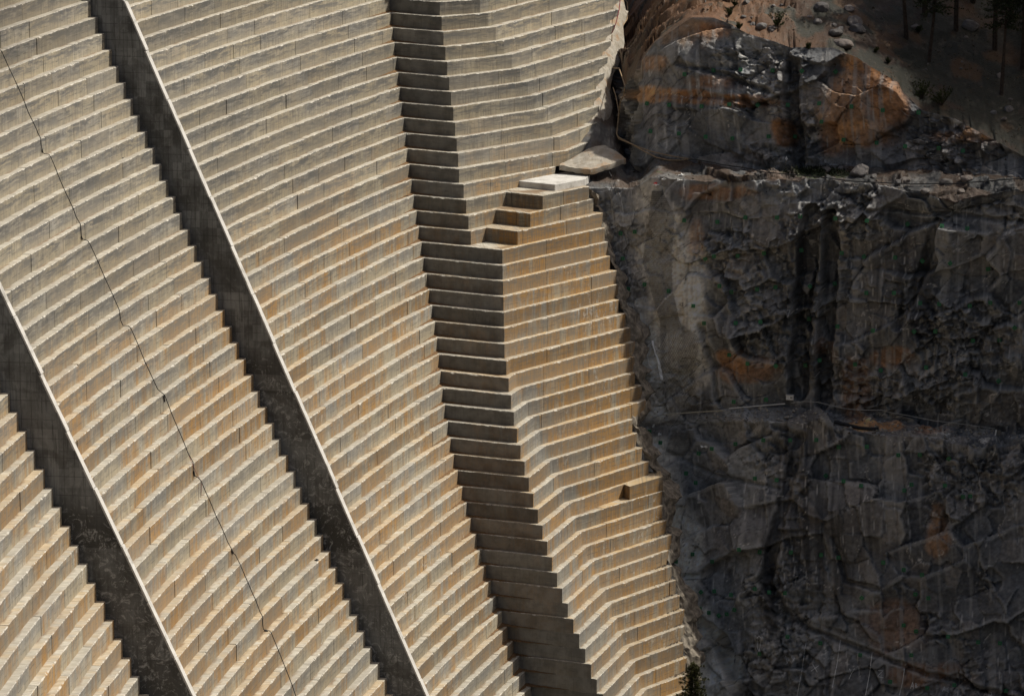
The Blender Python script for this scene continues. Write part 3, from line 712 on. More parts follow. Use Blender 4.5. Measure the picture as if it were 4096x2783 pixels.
# ------------------------------------------------------------------ things on the dam and the rock
dv, df = [], []
for o in dam.children:
    n0 = len(dv); dv.extend(tuple(v.co) for v in o.data.vertices); df.extend([i + n0 for i in p.vertices] for p in o.data.polygons)
bvd = BVHTree.FromPolygons(dv, df)
def hit_dam(px, py):
    d = ray(px, py).normalized(); loc, n, i, ds = bvd.ray_cast(Vector((0, 0, CAMZ)), d)
    return ds
def hit_any(px, py, lift=0.):
    d = ray(px, py).normalized(); a = hit_dam(px, py); b = bv.ray_cast(Vector((0, 0, CAMZ)), d)[3]
    t = min(x for x in (a, b, 1e9) if x is not None)
    return Vector((0, 0, CAMZ)) + d * (t - lift)
def densify(pts, step=12):
    out = []
    for (a, b), (c, d) in zip(pts, pts[1:]):
        n = max(1, int(math.hypot(c - a, d - b) / step)); out += [(a + (c - a) * i / n, b + (d - b) * i / n) for i in range(n)]
    return out + [pts[-1]]
def taut(pts, fn, win=5, lift=.06, step=10):
    """follow a traced run on the surface; where it bridges hollows it hangs free instead of dipping in"""
    P = densify(pts, step); D = [ray(*p).normalized() for p in P]; T = [(fn(*p) - Vector((0, 0, CAMZ))).length for p in P]
    T = [min(T[max(0, i - win):i + win + 1]) for i in range(len(T))]
    T = [sum(T[max(0, i - win):i + win + 1]) / len(T[max(0, i - win):i + win + 1]) for i in range(len(T))]
    return [Vector((0, 0, CAMZ)) + d * (t - lift) for d, t in zip(D, T)]
tl = lambda ox, oy, l, s=q: [(ox + a / s, oy + b / s) for a, b in l]
s2 = 2.9025
M_BLACK = plain('black_rubber', (.012, .012, .013), .5, .3); M_TAN = plain('tan_hose', (.34, .24, .14), .6, .25); M_RED = plain('red_hose', (.16, .02, .03), .6, .3)
M_WHITE = plain('white_paint', (.62, .62, .60), .5, .12); M_GREY = plain('galvanised', (.34, .34, .33), .45, .2); M_GREEN = plain('green_plate', (.03, .15, .06), .55, .25, 3.)
M_STEEL = plain('dull_steel', (.10, .10, .095), .5, .3); M_CLOTH = plain('white_cloth', (.82, .82, .80), .9, .1); M_REDC = plain('red_cloth', (.55, .02, .02), .8, .2)
M_WOOD = plain('weathered_wood', (.30, .24, .17), .9, .3, 9.); M_CHALK = plain('chalk', (.72, .72, .70), .95, .15, 20.); M_WIRE = plain('net_wire', (.20, .185, .16), .6, .3)
def lone(mb, name, mat, label, cat, group=None, smooth=False):
    c = np.array(mb.v).mean(0); mb.v = [tuple(np.array(v) - c) for v in mb.v]
    o = mb.build(name, mat, smooth=smooth); o.location = c; return tag(o, label, cat, group)
# black cable down the spillway bay
run = tl(0, 0, [(0, 580), (20, 600), (60, 690), (110, 800), (190, 970), (240, 1080), (290, 1200), (330, 1310), (400, 1450), (440, 1540)], s2) \
    + tl(0, 500, [(430, 80), (472, 155), (478, 230), (488, 290), (500, 325), (520, 338), (568, 342), (590, 375), (640, 490), (690, 620), (760, 780), (850, 970), (885, 1070), (935, 1155), (940, 1220), (945, 1290), (960, 1325), (1020, 1345), (1040, 1375), (1090, 1480)], s2) \
    + tl(0, 1000, [(860, 40), (900, 130), (950, 250), (1020, 400), (1085, 550), (1095, 640), (1115, 683), (1165, 688), (1190, 715), (1250, 850), (1310, 1000), (1370, 1130), (1400, 1195), (1430, 1260), (1475, 1300)]) \
    + tl(600, 1500, [(170, 230), (215, 350), (270, 490), (330, 630), (400, 795), (440, 900), (500, 1010), (508, 1100), (512, 1160), (560, 1190), (590, 1220), (640, 1340), (700, 1470)], s2) \
    + tl(600, 1900, [(770, 480), (830, 600), (870, 690), (900, 770), (950, 860), (965, 900), (990, 920), (1050, 1040), (1100, 1160), (1140, 1250), (1190, 1370), (1225, 1440)], s2) \
    + tl(800, 2239, [(694, 595), (725, 650), (728, 740), (735, 800), (760, 815), (810, 820), (830, 850), (900, 1020), (980, 1220), (1070, 1450), (1120, 1600), (1180, 1740)], s2)
cpts = taut(run, hit_any, 4, .10, 9)
cable = empty('black_cable', cpts[0]); tag(cable, 'thin black cable hanging down the stepped face left of the middle sloping wall', 'cable')
mb = MB(); mb.tube(cpts, .03, 6); part(mb, 'cable_run', M_BLACK, cable)
for a, b, c, d in ((486, 285, 495, 318), (943, 1295, 957, 1328)):
    p0, p1 = tl(0, 500, [(a, b), (c, d)], s2); mb = MB(); mb.tube([p - ray(*p0).normalized() * .12 for p in (hit_any(*p0), hit_any(*p1))], .06, 8); part(mb, 'coupling', M_BLACK, cable)
for p0, p1 in (((655, 1582), (658, 1606)), ((774, 1884), (778, 1903)), ((926, 2199), (933, 2212)), ((1058, 2519), (1071, 2522))):
    mb = MB(); mb.tube([hit_any(*p) - ray(*p).normalized() * .14 for p in (p0, p1)], .065, 8); part(mb, 'coupling', M_BLACK, cable)
mb = MB(); mb.tube(taut(tl(600, 1500, [(440, 905), (470, 980), (505, 1060), (530, 1120), (570, 1190), (600, 1240), (597, 1330), (592, 1390), (635, 1393)], s2), hit_any, 2, .05), .016, 5); part(mb, 'loose_wire', M_RED, cable)
# hoses in the gully and along the upper bench
def hose(pts, r, mat, label, name='hose', cat='hose', win=4, lift=.07, group=None):
    mb = MB(); mb.tube(taut(pts, hit_any, win, lift), r, 6); return lone(mb, name, mat, label, cat, group)
hose(tl(2300, 0, [(440, -40), (475, 30), (480, 120), (470, 180), (430, 240), (390, 275), (370, 310)]), .05, M_TAN, 'short tan hose at the very top of the gully beside the dam')
hose(tl(2300, 0, [(415, -40), (408, 20), (400, 90), (375, 200), (345, 280), (333, 305)]), .045, M_RED, 'dark red hose hanging at the top of the gully beside the dam')
hose(tl(2300, 0, [(335, 320), (335, 400), (360, 460), (355, 540), (315, 595), (330, 620), (400, 620), (420, 680), (455, 780), (440, 870), (410, 930), (400, 1050), (390, 1130), (380, 1225), (400, 1250), (520, 1310), (600, 1360), (740, 1430), (850, 1455), (960, 1455), (1030, 1445)]), .05, M_TAN, 'long tan hose winding down the gully and out along the upper bench')
hose(tl(2300, 0, [(345, 795), (370, 870), (390, 970), (396, 1010), (384, 1150), (376, 1215), (396, 1262), (560, 1328), (680, 1372), (850, 1412), (980, 1435), (1050, 1444)]), .04, M_TAN, 'thinner tan hose running beside the long winding one, above it on the bench')
hose(tl(2300, 0, [(1030, 1445), (1090, 1447), (1250, 1475), (1330, 1495), (1600, 1532)]) + tl(3072, 600, [(-80, 195), (0, 205), (350, 235), (780, 285), (1300, 310), (1700, 305), (2420, 250)]), .05, M_BLACK, 'long black line slung along the upper bench to the right edge', 'black_line', 'cable', 14, .15)
hose(tl(3072, 1296, [(600, 885), (660, 898), (720, 915), (830, 940), (930, 950), (1005, 948)]), .15, M_BLACK, 'thick black pipe lying in the rubble of the middle bench', 'black_pipe', 'pipe', 6, .12)
hose(tl(2400, 1296, [(565, 822), (850, 800), (1130, 782)]), .05, plain('dusty_conduit', (.40, .36, .27), .6), 'dusty straight conduit crossing the netted rock above the middle bench', 'conduit', 'pipe', 10, .25)
hose(tl(2400, 1296, [(1167, 765), (1420, 743), (1680, 722)]), .05, M_WHITE, 'bright white conduit running up to the white instrument box', 'conduit', 'pipe', 12, .3)
hose(tl(2400, 1296, [(565, 822), (520, 835), (480, 852), (460, 880), (475, 912)]), .03, M_GREY, 'short curved cable from the dusty conduit down to a small white box', 'cable', 'cable', 2, .1)
hose(tl(3072, 1296, [(215, 715), (330, 700), (455, 708), (560, 735), (690, 765), (830, 780), (1040, 780), (1090, 797), (1250, 825), (1500, 875), (1690, 897), (2060, 948)]), .03, M_GREY, 'thin pale cable sagging right from the white instrument box', 'cable', 'cable', 12, .2)
# instrument box
def screen_box(cx, cy, w, h, dep, lift):
    c = hit(cx, cy)[0]; c = c - ray(cx, cy).normalized() * lift; return c, Matrix.Rotation(math.radians(-14), 3, 'Z')
c, Mx = screen_box(3160, 1589, 0, 0, 0, .45)
bx = empty('instrument_box', c); tag(bx, 'white instrument box with a dark display standing against the black seep', 'instrument box')
mb = MB(); mb.box(c, .64, .36, .40, Mx); part(mb, 'housing', M_WHITE, bx)
mb = MB(); mb.box(c + Vector((0, 0, .215)), .70, .42, .03, Mx); part(mb, 'lid', M_WHITE, bx)
mb = MB(); mb.box(c + Mx @ Vector((.15, -.19, .02)), .20, .03, .11, Mx); part(mb, 'display', M_STEEL, bx)
mb = MB(); mb.tube([c + Vector((-.2, .1, -.2)), c + Vector((-.2, .3, -.75))], .03); mb.tube([c + Vector((.2, .1, -.2)), c + Vector((.2, .3, -.75))], .03); part(mb, 'stand', M_STEEL, bx)
c, Mx = screen_box(2614, 1702, 0, 0, 0, .15); mb = MB(); mb.box(c, .13, .10, .34, Matrix.Rotation(.5, 3, 'Y')); lone(mb, 'junction_box', M_WHITE, 'small tilted white box low on the rock beside the dam edge', 'box')
c, Mx = screen_box(3982, 1735, 0, 0, 0, .3)
jb = empty('marker_post', c); tag(jb, 'white post with a grey box at the right end of the sagging cable', 'post')
mb = MB(); mb.box(c, .12, .1, .75, Matrix.Rotation(.15, 3, 'Y')); part(mb, 'post', M_WHITE, jb); mb = MB(); mb.box(c + Vector((.3, .05, .1)), .4, .2, .42, Mx); part(mb, 'grey_box', M_STEEL, jb)
c = hit(3242, 1640)[0] + Vector((0, -.1, .05)); mb = MB(); mb.box(c, .13, .08, .13); lone(mb, 'junction_box', M_GREY, 'tiny grey box on a loop of cable right of the instrument box', 'box')
# white plastic strip, rags
def ribbon(pts, ws, mat, label, name, cat):
    mb = MB(); P = taut(pts, hit_any, 1, .08, 8); n = len(P)
    for i in range(n - 1):
        w0 = np.interp(i / (n - 1), np.linspace(0, 1, len(ws)), ws); w1 = np.interp((i + 1) / (n - 1), np.linspace(0, 1, len(ws)), ws)
        f = lambda k: Vector((0, -.05 * math.sin(k * 1.9), 0))
        a, b = Vector((w0 / 2, 0, .02 * math.sin(i * 2))), Vector((w1 / 2, 0, .02 * math.sin(i * 2 + 2)))
        mb.quad(P[i] - a, P[i] + f(i), P[i + 1] + f(i + 1), P[i + 1] - b); mb.quad(P[i] + f(i), P[i] + a, P[i + 1] + b, P[i + 1] + f(i + 1))
    return lone(mb, name, mat, label, cat)
ribbon(tl(2400, 1296, [(476, 148), (482, 190), (500, 260), (530, 330), (545, 420), (562, 505)]), [.2, .1, .16, .22, .3, .22], M_CLOTH, 'long twisted white plastic strip hanging down the rock beside the net', 'plastic_strip', 'plastic strip')
ribbon(tl(2400, 1296, [(474, 165), (440, 198), (426, 222), (430, 285), (445, 370), (468, 388)]), [.1, .14, .08, .05, .05, .04], M_CLOTH, 'thin white plastic strip looping down left of the long twisted one', 'plastic_strip', 'plastic strip')
def rag(px, py, w, h, mat, label, name='rag', lift=.12):
    c = hit(px, py)[0] - ray(px, py).normalized() * lift; mb = MB(); r = random.Random(int(px * 3 + py)); N = 7
    g = [[c + Vector(((i / (N - 1) - .5) * w + r.gauss(0, .05 * w), r.gauss(0, .05), (j / (N - 1) - .5) * h * (.55 + .45 * math.sin(i * 1.3 + px)) + r.gauss(0, .06 * h))) for j in range(N)] for i in range(N)]
    for i in range(N - 1):
        for j in range(N - 1): mb.quad(g[i][j], g[i + 1][j], g[i + 1][j + 1], g[i][j + 1])
    lone(mb, name, mat, label, 'rag')
for x, y, w, h, m_, lb in ((735, 315, .55, .28, M_CLOTH, 'crumpled white rag under the red one at the head of the net'), (733, 303, .34, .2, M_REDC, 'small bright red rag at the head of the net'), (805, 264, .36, .3, M_CLOTH, 'white rag up and right of the red rag'), (955, 272, .5, .2, M_CLOTH, 'flat white rag, lower of two on the bench rubble'), (960, 228, .42, .3, M_CLOTH, 'crumpled white rag, upper of two on the bench rubble')):
    rag(2300 + x / q, 600 + y / q, w, h, m_, lb)
rag(2400 + 541 / q, 1296 + 1000 / q, .3, .36, M_CLOTH, 'small torn white rag hanging below the tilted white box'); rag(2400 + 945 / q, 1296 + 1112 / q, .55, .26, M_CLOTH, 'white rag lying on the rock under the middle bench')
rag(2300 + 1918 / q, 1440 / q, .22, .5, M_CLOTH, 'white rag on a stake at the foot of the upper cliff')
def stick(p0, p1, r, mat, label, name, cat, lift=.08):
    mb = MB(); a, b = hit_any(*p0, lift), hit_any(*p1, lift); mb.tube([a, a.lerp(b, .5), b], r, 6); lone(mb, name, mat, label, cat)
stick((2300 + 1918 / q, 1452 / q), (2300 + 1908 / q, 1500 / q), .03, M_WOOD, 'short wooden stake under the white rag at the foot of the cliff', 'stake', 'stake')
stick((2300 + 312 / q, 600 + 200 / q), (2300 + 330 / q, 600 + 235 / q), .05, M_WHITE, 'white painted stick lying by the edge of the upper bench', 'stick', 'stick')
stick((2300 + 425 / q, 320 / q), (2300 + 380 / q, 425 / q), .03, M_WOOD, 'pale pole leaning in the gully beside the tan hose', 'pole', 'pole')
stick((2300 + 327 / q, 82 / q), (2300 + 440 / q, 140 / q), .03, M_WOOD, 'pale board lying across the top of the gully', 'board', 'board')
stick((2822, -5), (2822, 26), .05, M_STEEL, 'thin dark post on the rock crest at the top edge', 'post', 'post', -.2)
stick((3091, 58), (3090, 84), .09, M_STEEL, 'dark stump-like post behind the shrub on the hillside', 'post', 'post', -.1)
# broom left on a step and shovel on the shotcrete
a, b = hit_any(900 + 2170 / s2, 500 + 790 / s2, .05), hit_any(900 + 2098 / s2, 500 + 830 / s2, .06)
br = empty('broom', a); tag(br, 'broom with a black head left on a lift at the buttress corner', 'broom')
mb = MB(); mb.tube([a, b], .025); part(mb, 'handle', M_WOOD, br); mb = MB(); mb.box(b, .45, .14, .1, Matrix.Rotation(.5, 3, 'Z')); part(mb, 'head', M_BLACK, br)

# rock bolts with green bearing plates
A_ = [(993, 676), (1257, 640), (1502, 634), (1792, 641), (2057, 646), (652, 940), (854, 953), (1148, 966), (1399, 949), (1658, 954), (1930, 954), (2215, 940), (2236, 1106), (684, 1192), (943, 1213), (1185, 1242), (1427, 1257), (1757, 1239), (1997, 1240)]
B_ = [(612, 653), (757, 968), (1041, 1002), (1366, 1023), (685, 1270), (985, 1297), (1244, 1328), (1549, 1347), (1769, 1368)]
C_ = [(413, 757), (542, 744), (990, 640), (1292, 653), (1545, 613), (1833, 614), (2044, 602), (433, 985), (484, 1261), (631, 1221), (850, 1280), (1182, 988), (1260, 965), (1475, 962), (1714, 937), (2053, 909), (1310, 1234), (1419, 1288), (1653, 1264), (1818, 1243), (2132, 1237), (1073, 1415), (2125, 1532), (1170, 1572), (1457, 1570), (1682, 1560)]
D_ = [(609, 621), (897, 642), (1266, 672), (1579, 688), (1808, 712), (668, 936), (871, 967), (1153, 976), (1400, 1007), (1652, 1029), (1997, 1082), (605, 1214), (892, 1297), (1143, 1298), (1381, 1388), (1554, 1397), (1831, 1415), (2017, 1386), (2282, 1387)]
E_ = [(2155, 22), (1172, 280), (1337, 360), (1595, 380), (1864, 375), (1992, 328), (352, 437), (1213, 705), (1506, 685), (450, 975), (547, 1075), (895, 1173), (1014, 1130), (1228, 1087), (1481, 1052), (1725, 1052), (1962, 1050), (2166, 1115), (626, 1373), (781, 1353), (868, 1438), (1405, 1400), (1602, 1414), (2050, 1374), (2210, 1424)]
F_ = [(952, 60), (1325, 68), (1519, 67), (2237, 34), (1859, 152), (2100, 145), (790, 367), (1022, 420), (1435, 393), (1790, 457), (2092, 518), (896, 1112), (1378, 1185), (1182, 1188), (1640, 1222), (844, 1465), (1302, 1455), (1236, 1508), (1606, 1465), (1835, 1560), (1770, 1565)]
G_ = [(690, 358), (1017, 358), (840, 292), (1036, 627), (1189, 660), (1404, 606), (1535, 637), (1677, 643), (907, 787), (988, 822), (1077, 848), (1150, 835), (1218, 796), (847, 665), (915, 635), (1260, 250), (1448, 272), (1732, 275), (2006, 298), (2164, 322), (1701, 1040), (1999, 1098), (1447, 1195)]
H_ = [(1045, 367), (1232, 433), (1397, 478), (1337, 655), (1455, 690), (850, 688), (1230, 936), (1343, 990), (1634, 1038), (1907, 1088), (2105, 1098), (1300, 1206), (1690, 1478), (1108, 1447), (836, 1205), (2157, 1528), (1445, 1505)]
plates = tl(2300, 0, A_) + tl(3072, 0, B_) + tl(2300, 600, C_) + tl(3072, 600, D_) + tl(2400, 1296, E_) + tl(3072, 1296, F_) + tl(2400, 2087, G_) + tl(3072, 2087, H_)
tilted = {(433, 985), (2044, 602), (1545, 613), (871, 967), (1482, 1052), (1725, 1052), (2092, 518), (988, 822), (1150, 835), (1732, 275)}
def plate_mesh():
    mb = MB(); mb.box((0, 0, 0), .33, .33, .03)
    ring = [(.05 * math.cos(k * 1.0472), .05 * math.sin(k * 1.0472)) for k in range(6)]
    mb.box((0, 0, -.16), .20, .20, .30)
    return mb
nutmb = MB(); nutmb.tube([(0, 0, .012), (0, 0, .05), (0, 0, .051)], [.048, .048, .02], 6); nutmb.tube([(0, 0, .05), (0, 0, .12)], .018, 6)
pm, pn = None, None
tiers = {'upper': [], 'middle': [], 'lower': []}
for p in plates:
    lim1 = np.interp(p[0], [2300, 2961, 3425, 3755, 4096], [700, 728, 737, 785, 750]); lim2 = np.interp(p[0], [2400, 2907, 3281, 3636, 4096], [1720, 1680, 1690, 1741, 1754])
    tiers['upper' if p[1] < lim1 else 'middle' if p[1] < lim2 else 'lower'].append(p)
ordn = ['first', 'second', 'third', 'fourth', 'fifth', 'sixth', 'seventh', 'eighth', 'ninth', 'tenth', 'eleventh', 'twelfth', 'thirteenth', 'fourteenth', 'fifteenth', 'sixteenth', 'seventeenth', 'eighteenth', 'nineteenth', 'twentieth']
for tn, pl in tiers.items():
    pl = sorted(pl, key=lambda p: p[1] - .06 * (p[0] - 3200)); rows = []
    for p in pl:
        yy = p[1] - .06 * (p[0] - 3200)
        if rows and yy - rows[-1][0] < 62: rows[-1][1].append(p)
        else: rows.append([yy, [p]])
    for ri, (yy, rw) in enumerate(rows):
        for ci, p in enumerate(sorted(rw)):
            rs = random.Random(int(p[0] * 7 + p[1]))
            base_n = Vector((-.24, -.95, .18)); nn_ = Vector((0, 0, 0)); cc = Vector()
            for dx, dy in ((0, 0), (6, 0), (-6, 0), (0, 6), (0, -6)):
                l_, n_ = hit(p[0] + dx, p[1] + dy); nn_ += n_
            loc, _ = hit(*p); tg_ = min((hit(p[0] + dx, p[1] + dy)[0] - Vector((0, 0, CAMZ))).length for dx in (-7, 0, 7) for dy in (-7, 0, 7))
            nrm = (base_n * 1.4 + nn_.normalized() * .6).normalized()
            loc = Vector((0, 0, CAMZ)) + ray(*p).normalized() * (tg_ - .05)
            rz = Vector((0, 0, 1)); xa = rz.cross(nrm).normalized(); ya = nrm.cross(xa)
            ang = rs.gauss(0, .06) + (math.pi / 4 if rs.random() < .1 else 0)
            X2 = xa * math.cos(ang) + ya * math.sin(ang); Y2 = nrm.cross(X2)
            o = empty('anchor_plate', loc); o.matrix_world = Matrix.Translation(loc) @ Matrix((X2, Y2, nrm)).transposed().to_4x4()
            if pm is None:
                a_ = plate_mesh().build('plate', M_GREEN, o); pm = a_.data; b_ = nutmb.build('nut', M_STEEL, o); pn = b_.data
            else:
                for nm, d_ in (('plate', pm), ('nut', pn)): c_ = bpy.data.objects.new(nm, d_); COL.objects.link(c_); c_.parent = o
            row = ('topmost row' if ri == 0 else 'bottom row' if ri == len(rows) - 1 else ordn[ri] + ' row down') + f', {tn} rock tier'
            pos = 'only one' if len(rw) == 1 else 'leftmost' if ci == 0 else 'rightmost' if ci == len(rw) - 1 else ordn[ci] + ' from left'
            tag(o, f'green bolted anchor plate, {pos}, {row}', 'anchor plate', 'green anchor plates on the rock')
# hanging wire net
def strip_net(L, Rr, y0, y1, label):
    mb = MB(); rows = int((y1 - y0) / 8.5); g = []
    for i in range(rows + 1):
        y = y0 + (y1 - y0) * i / rows; xl, xr = np.interp(y, *zip(*[(b, a) for a, b in L])), np.interp(y, *zip(*[(b, a) for a, b in Rr]))
        r = []
        n = 22
        for j in range(n + 1):
            x = xl + (xr - xl) * (j + .5 * (i % 2)) / n; r.append(hit(x, y)[0] - ray(x, y).normalized() * .14)
        g.append(r)
    # ease the net off the rock so it hangs
    for i in range(rows):
        for j in range(22):
            a = g[i][j]; js = (j, j - 1) if i % 2 == 0 else (j, j + 1)
            for k in js:
                if 0 <= k <= 22 and (g[i + 1][k] - a).length < .9:
                    b = g[i + 1][k]; s_ = Vector((.011, 0, 0)); mb.quad(a - s_, a + s_, b + s_, b - s_); u_ = Vector((0, .011, 0)); mb.quad(a - u_, a + u_, b + u_, b - u_)
    lone(mb, 'rockfall_net', M_WIRE, label, 'net')
strip_net([(2608, 765), (2590, 900), (2570, 1050), (2600, 1150), (2640, 1290), (2640, 1400), (2650, 1560), (2680, 1640)], [(2650, 765), (2700, 860), (2690, 1000), (2690, 1150), (2720, 1290), (2800, 1350), (2780, 1500), (2790, 1650)], 765, 1650, 'grey wire rockfall net draped down the dusty rock of the middle tier')
strip_net([(2690, 1720), (2660, 1810)], [(2780, 1720), (2760, 1820)], 1720, 1820, 'short end of wire net hanging below the middle bench')
# chalk survey letters and strokes on the lowest rock
def chalk(strokes, ox, oy, label, name='chalk_letter', r=.03):
    mb = MB()
    for st in strokes:
        P = [hit(ox + a / q, oy + b / q)[0] - ray(ox + a / q, oy + b / q).normalized() * .03 for a, b in densify(st, 9)]
        mb.tube(P, r, 4)
    lone(mb, name, M_CHALK, label, 'chalk mark')
chalk([[(1313, 1220), (1325, 1280), (1335, 1225)]], 2400, 2087, 'chalk letter V on the dark rock, leftmost of the letters')
chalk([[(1685, 1210), (1698, 1282), (1715, 1235), (1738, 1285), (1742, 1250)], [(1745, 1265), (1765, 1232)]], 2400, 2087, 'chalk letter W on the dark rock below the slanting crack')
chalk([[(1928, 1285), (1972, 1360)], [(1985, 1300), (1915, 1350)]], 2400, 2087, 'chalk letter X on the dark rock right of the W')
chalk([[(740, 1330), (755, 1370)], [(785, 1328), (757, 1372), (735, 1422)]], 3072, 2087, 'chalk letter Y on the dark rock between two long strokes')
chalk([[(1000, 1345), (1045, 1345), (990, 1400), (1045, 1410)]], 3072, 2087, 'faint chalk letter Z on the dark rock')
chalk([[(1292, 1510), (1312, 1450), (1322, 1508)], [(1298, 1488), (1318, 1486)], [(1338, 1460), (1340, 1505), (1356, 1495), (1342, 1482), (1354, 1470), (1338, 1460)]], 3072, 2087, 'chalk letters A B low on the dark rock')
chalk([[(1582, 1535), (1600, 1490), (1612, 1535)], [(1588, 1518), (1608, 1518)], [(1640, 1500), (1622, 1510), (1622, 1535), (1642, 1542)]], 3072, 2087, 'chalk letters A C low on the dark rock')
chalk([[(1960, 1575), (1975, 1532), (1988, 1575)], [(1966, 1560), (1985, 1560)], [(2005, 1535), (2005, 1578), (2028, 1568), (2028, 1545), (2005, 1535)]], 3072, 2087, 'chalk letters A D in the bottom right of the rock')
chalk([[(1430, 1100), (1425, 1050), (1443, 1030), (1460, 1050), (1458, 1095), (1445, 1170), (1432, 1150), (1430, 1100)]], 2400, 2087, 'narrow chalk loop drawn on the dark rock left of the W', 'chalk_loop')
for a, b, lb in (((1865, 1110), (1788, 1575), 'left of the X'), ((2182, 1068), (2108, 1500), 'right of the X')):
    chalk([[a, ((a[0] + b[0]) / 2 + 6, (a[1] + b[1]) / 2), b]], 2400, 2087, f'long steep chalk stroke on the dark rock {lb}', 'chalk_stroke', .035)
for a, b, lb in (((945, 1185), (885, 1570), 'between the Y and the Z'), ((1238, 1330), (1192, 1570), 'between the Z and the A B')):
    chalk([[a, ((a[0] + b[0]) / 2 + 6, (a[1] + b[1]) / 2), b]], 3072, 2087, f'long steep chalk stroke on the dark rock {lb}', 'chalk_stroke', .035)

# shotcrete apron at the foot of the gully and fillet along the dam
M_SHOT = NT('shotcrete'); t = M_SHOT; P_ = t.pos(); n_ = t.noise(P_, 1.4, 7, .7)
c_ = t.mix(t.ss(n_, .3, .7), (.26, .225, .175), (.40, .37, .32)); c_ = t.mix(t.mul(t.ss(t.noise(P_, .7, 5, .6), .5, .62), .7), c_, (.28, .17, .085)); c_ = t.mix(t.ss(t.noise(P_, 4., 7, .75), .58, .7), c_, (.10, .09, .075))
t.bump(n_, .6, .1); M_SHOT = t.out(c_, .9, .2)
front = [(765, 1503, 49.2), (905, 1523, 49.1), (1050, 1541, 49.05), (1210, 1495, 49.3), (1370, 1440, 49.6)]
back = [(770, 1490, 49.25), (880, 1440, 49.5), (1030, 1345, 50.3), (1180, 1315, 50.6), (1330, 1405, 49.9)]
mb = MB(); N, NJ = 40, 16; F_e = [at_z(1900 + a / q, b / q, z) for a, b, z in front]; B_e = [at_z(1900 + a / q, b / q, z) for a, b, z in back]
def along(E, f): f *= len(E) - 1; i = min(int(f), len(E) - 2); return E[i].lerp(E[i + 1], f - i)
gr = []
for i in range(N + 1):
    a, b = along(F_e, i / N), along(B_e, i / N); a = a + Vector((0, 0, .07 * mnoise.noise(a * 2.1)))
    gr.append([a - Vector((0, -.08, .46 + .10 * mnoise.noise(a * 3))), a - Vector((0, -.02, .25))] + [a.lerp(b, j / NJ) + Vector((0, 0, .06 * math.sin(j / NJ * 3.14) * -1 + .07 * mnoise.noise(a.lerp(b, j / NJ) * 1.6))) for j in range(NJ + 1)])
for i in range(N):
    for j in range(NJ + 2): mb.quad(gr[i][j], gr[i + 1][j], gr[i + 1][j + 1], gr[i][j + 1])
lone(mb, 'shotcrete_apron', M_SHOT, 'pale sloping shotcrete slab with a ragged edge at the foot of the gully', 'shotcrete')
mb = MB(); rows = []
for k in range(2, 12):
    d = D[k]; z = zk(k); w = .7 + .35 * math.sin(k * 1.7)
    rows.append([Vector((d.x - .5, d.y + .5, z + .2)), Vector((d.x + .25 * w, d.y + .1, z - .55)), Vector((d.x + .6 * w, d.y - .35, z - 1.2 + .3 * math.sin(k * 2.3))), Vector((d.x + w, d.y - .3, z - 1.7))])
for r0, r1 in zip(rows, rows[1:]):
    for m in range(6):
        for i in range(3):
            f = lambda r, rr, g: r[i].lerp(rr[i], g); h_ = lambda r, rr, g: r[i + 1].lerp(rr[i + 1], g)
            mb.quad(*[p + Vector((0, 0, .22 * mnoise.noise(p * 1.7))) for p in (f(r0, r1, m / 6), h_(r0, r1, m / 6), h_(r0, r1, (m + 1) / 6), f(r0, r1, (m + 1) / 6))])
lone(mb, 'shotcrete_fillet', M_SHOT, 'rough pale shotcrete strip filling the joint between dam and gully', 'shotcrete')

mb = MB(); rows = []
for k in range(13, 49):
    for h2 in (0, .5):
        d = D[k].lerp(D[k + 1], h2); z = zk(k) - h2 * HS; w = .75 + .3 * math.sin(k * 1.7 + h2 * 5) + .25 * math.sin(k * .63)
        rows.append([Vector((d.x - .35, d.y + .45, z + .1)), Vector((d.x + .2 * w, d.y + .35, z - .45)), Vector((d.x + .6 * w, d.y + .45, z - .8)), Vector((d.x + 1.1 * w, d.y + 1.3, z - 1.)), Vector((d.x + 1.5 * w, d.y + 2.6, z - 1.1))])
for r0, r1 in zip(rows, rows[1:]):
    for m in range(4):
        for i in range(4):
            for n_ in range(3):
                P4_ = []
                for (fi, fm) in ((n_ / 3, m / 4), ((n_ + 1) / 3, m / 4), ((n_ + 1) / 3, (m + 1) / 4), (n_ / 3, (m + 1) / 4)):
                    p = r0[i].lerp(r0[i + 1], fi).lerp(r1[i].lerp(r1[i + 1], fi), fm); P4_.append(p + Vector((.30 * mnoise.noise(p * 1.3), .22 * mnoise.noise(p * 2.1 + Vector((9, 0, 0))), .25 * mnoise.noise(p * 1.9))))
                mb.quad(*P4_)
M_GROUT = plain('dusty_grout', (.225, .195, .155), .95, .45, 2.2)
lone(mb, 'grout_contact', M_GROUT, "rough dusty grout and rock strip down the dam's right edge below the pale slab", 'grout')
K1p = ([2440, 2536, 2680, 2790, 2907, 3039, 3127, 3281, 3336, 3513, 3636, 3733, 3910, 4096], [1715, 1723, 1725, 1712, 1690, 1680, 1690, 1690, 1700, 1737, 1741, 1754, 1788, 1765])
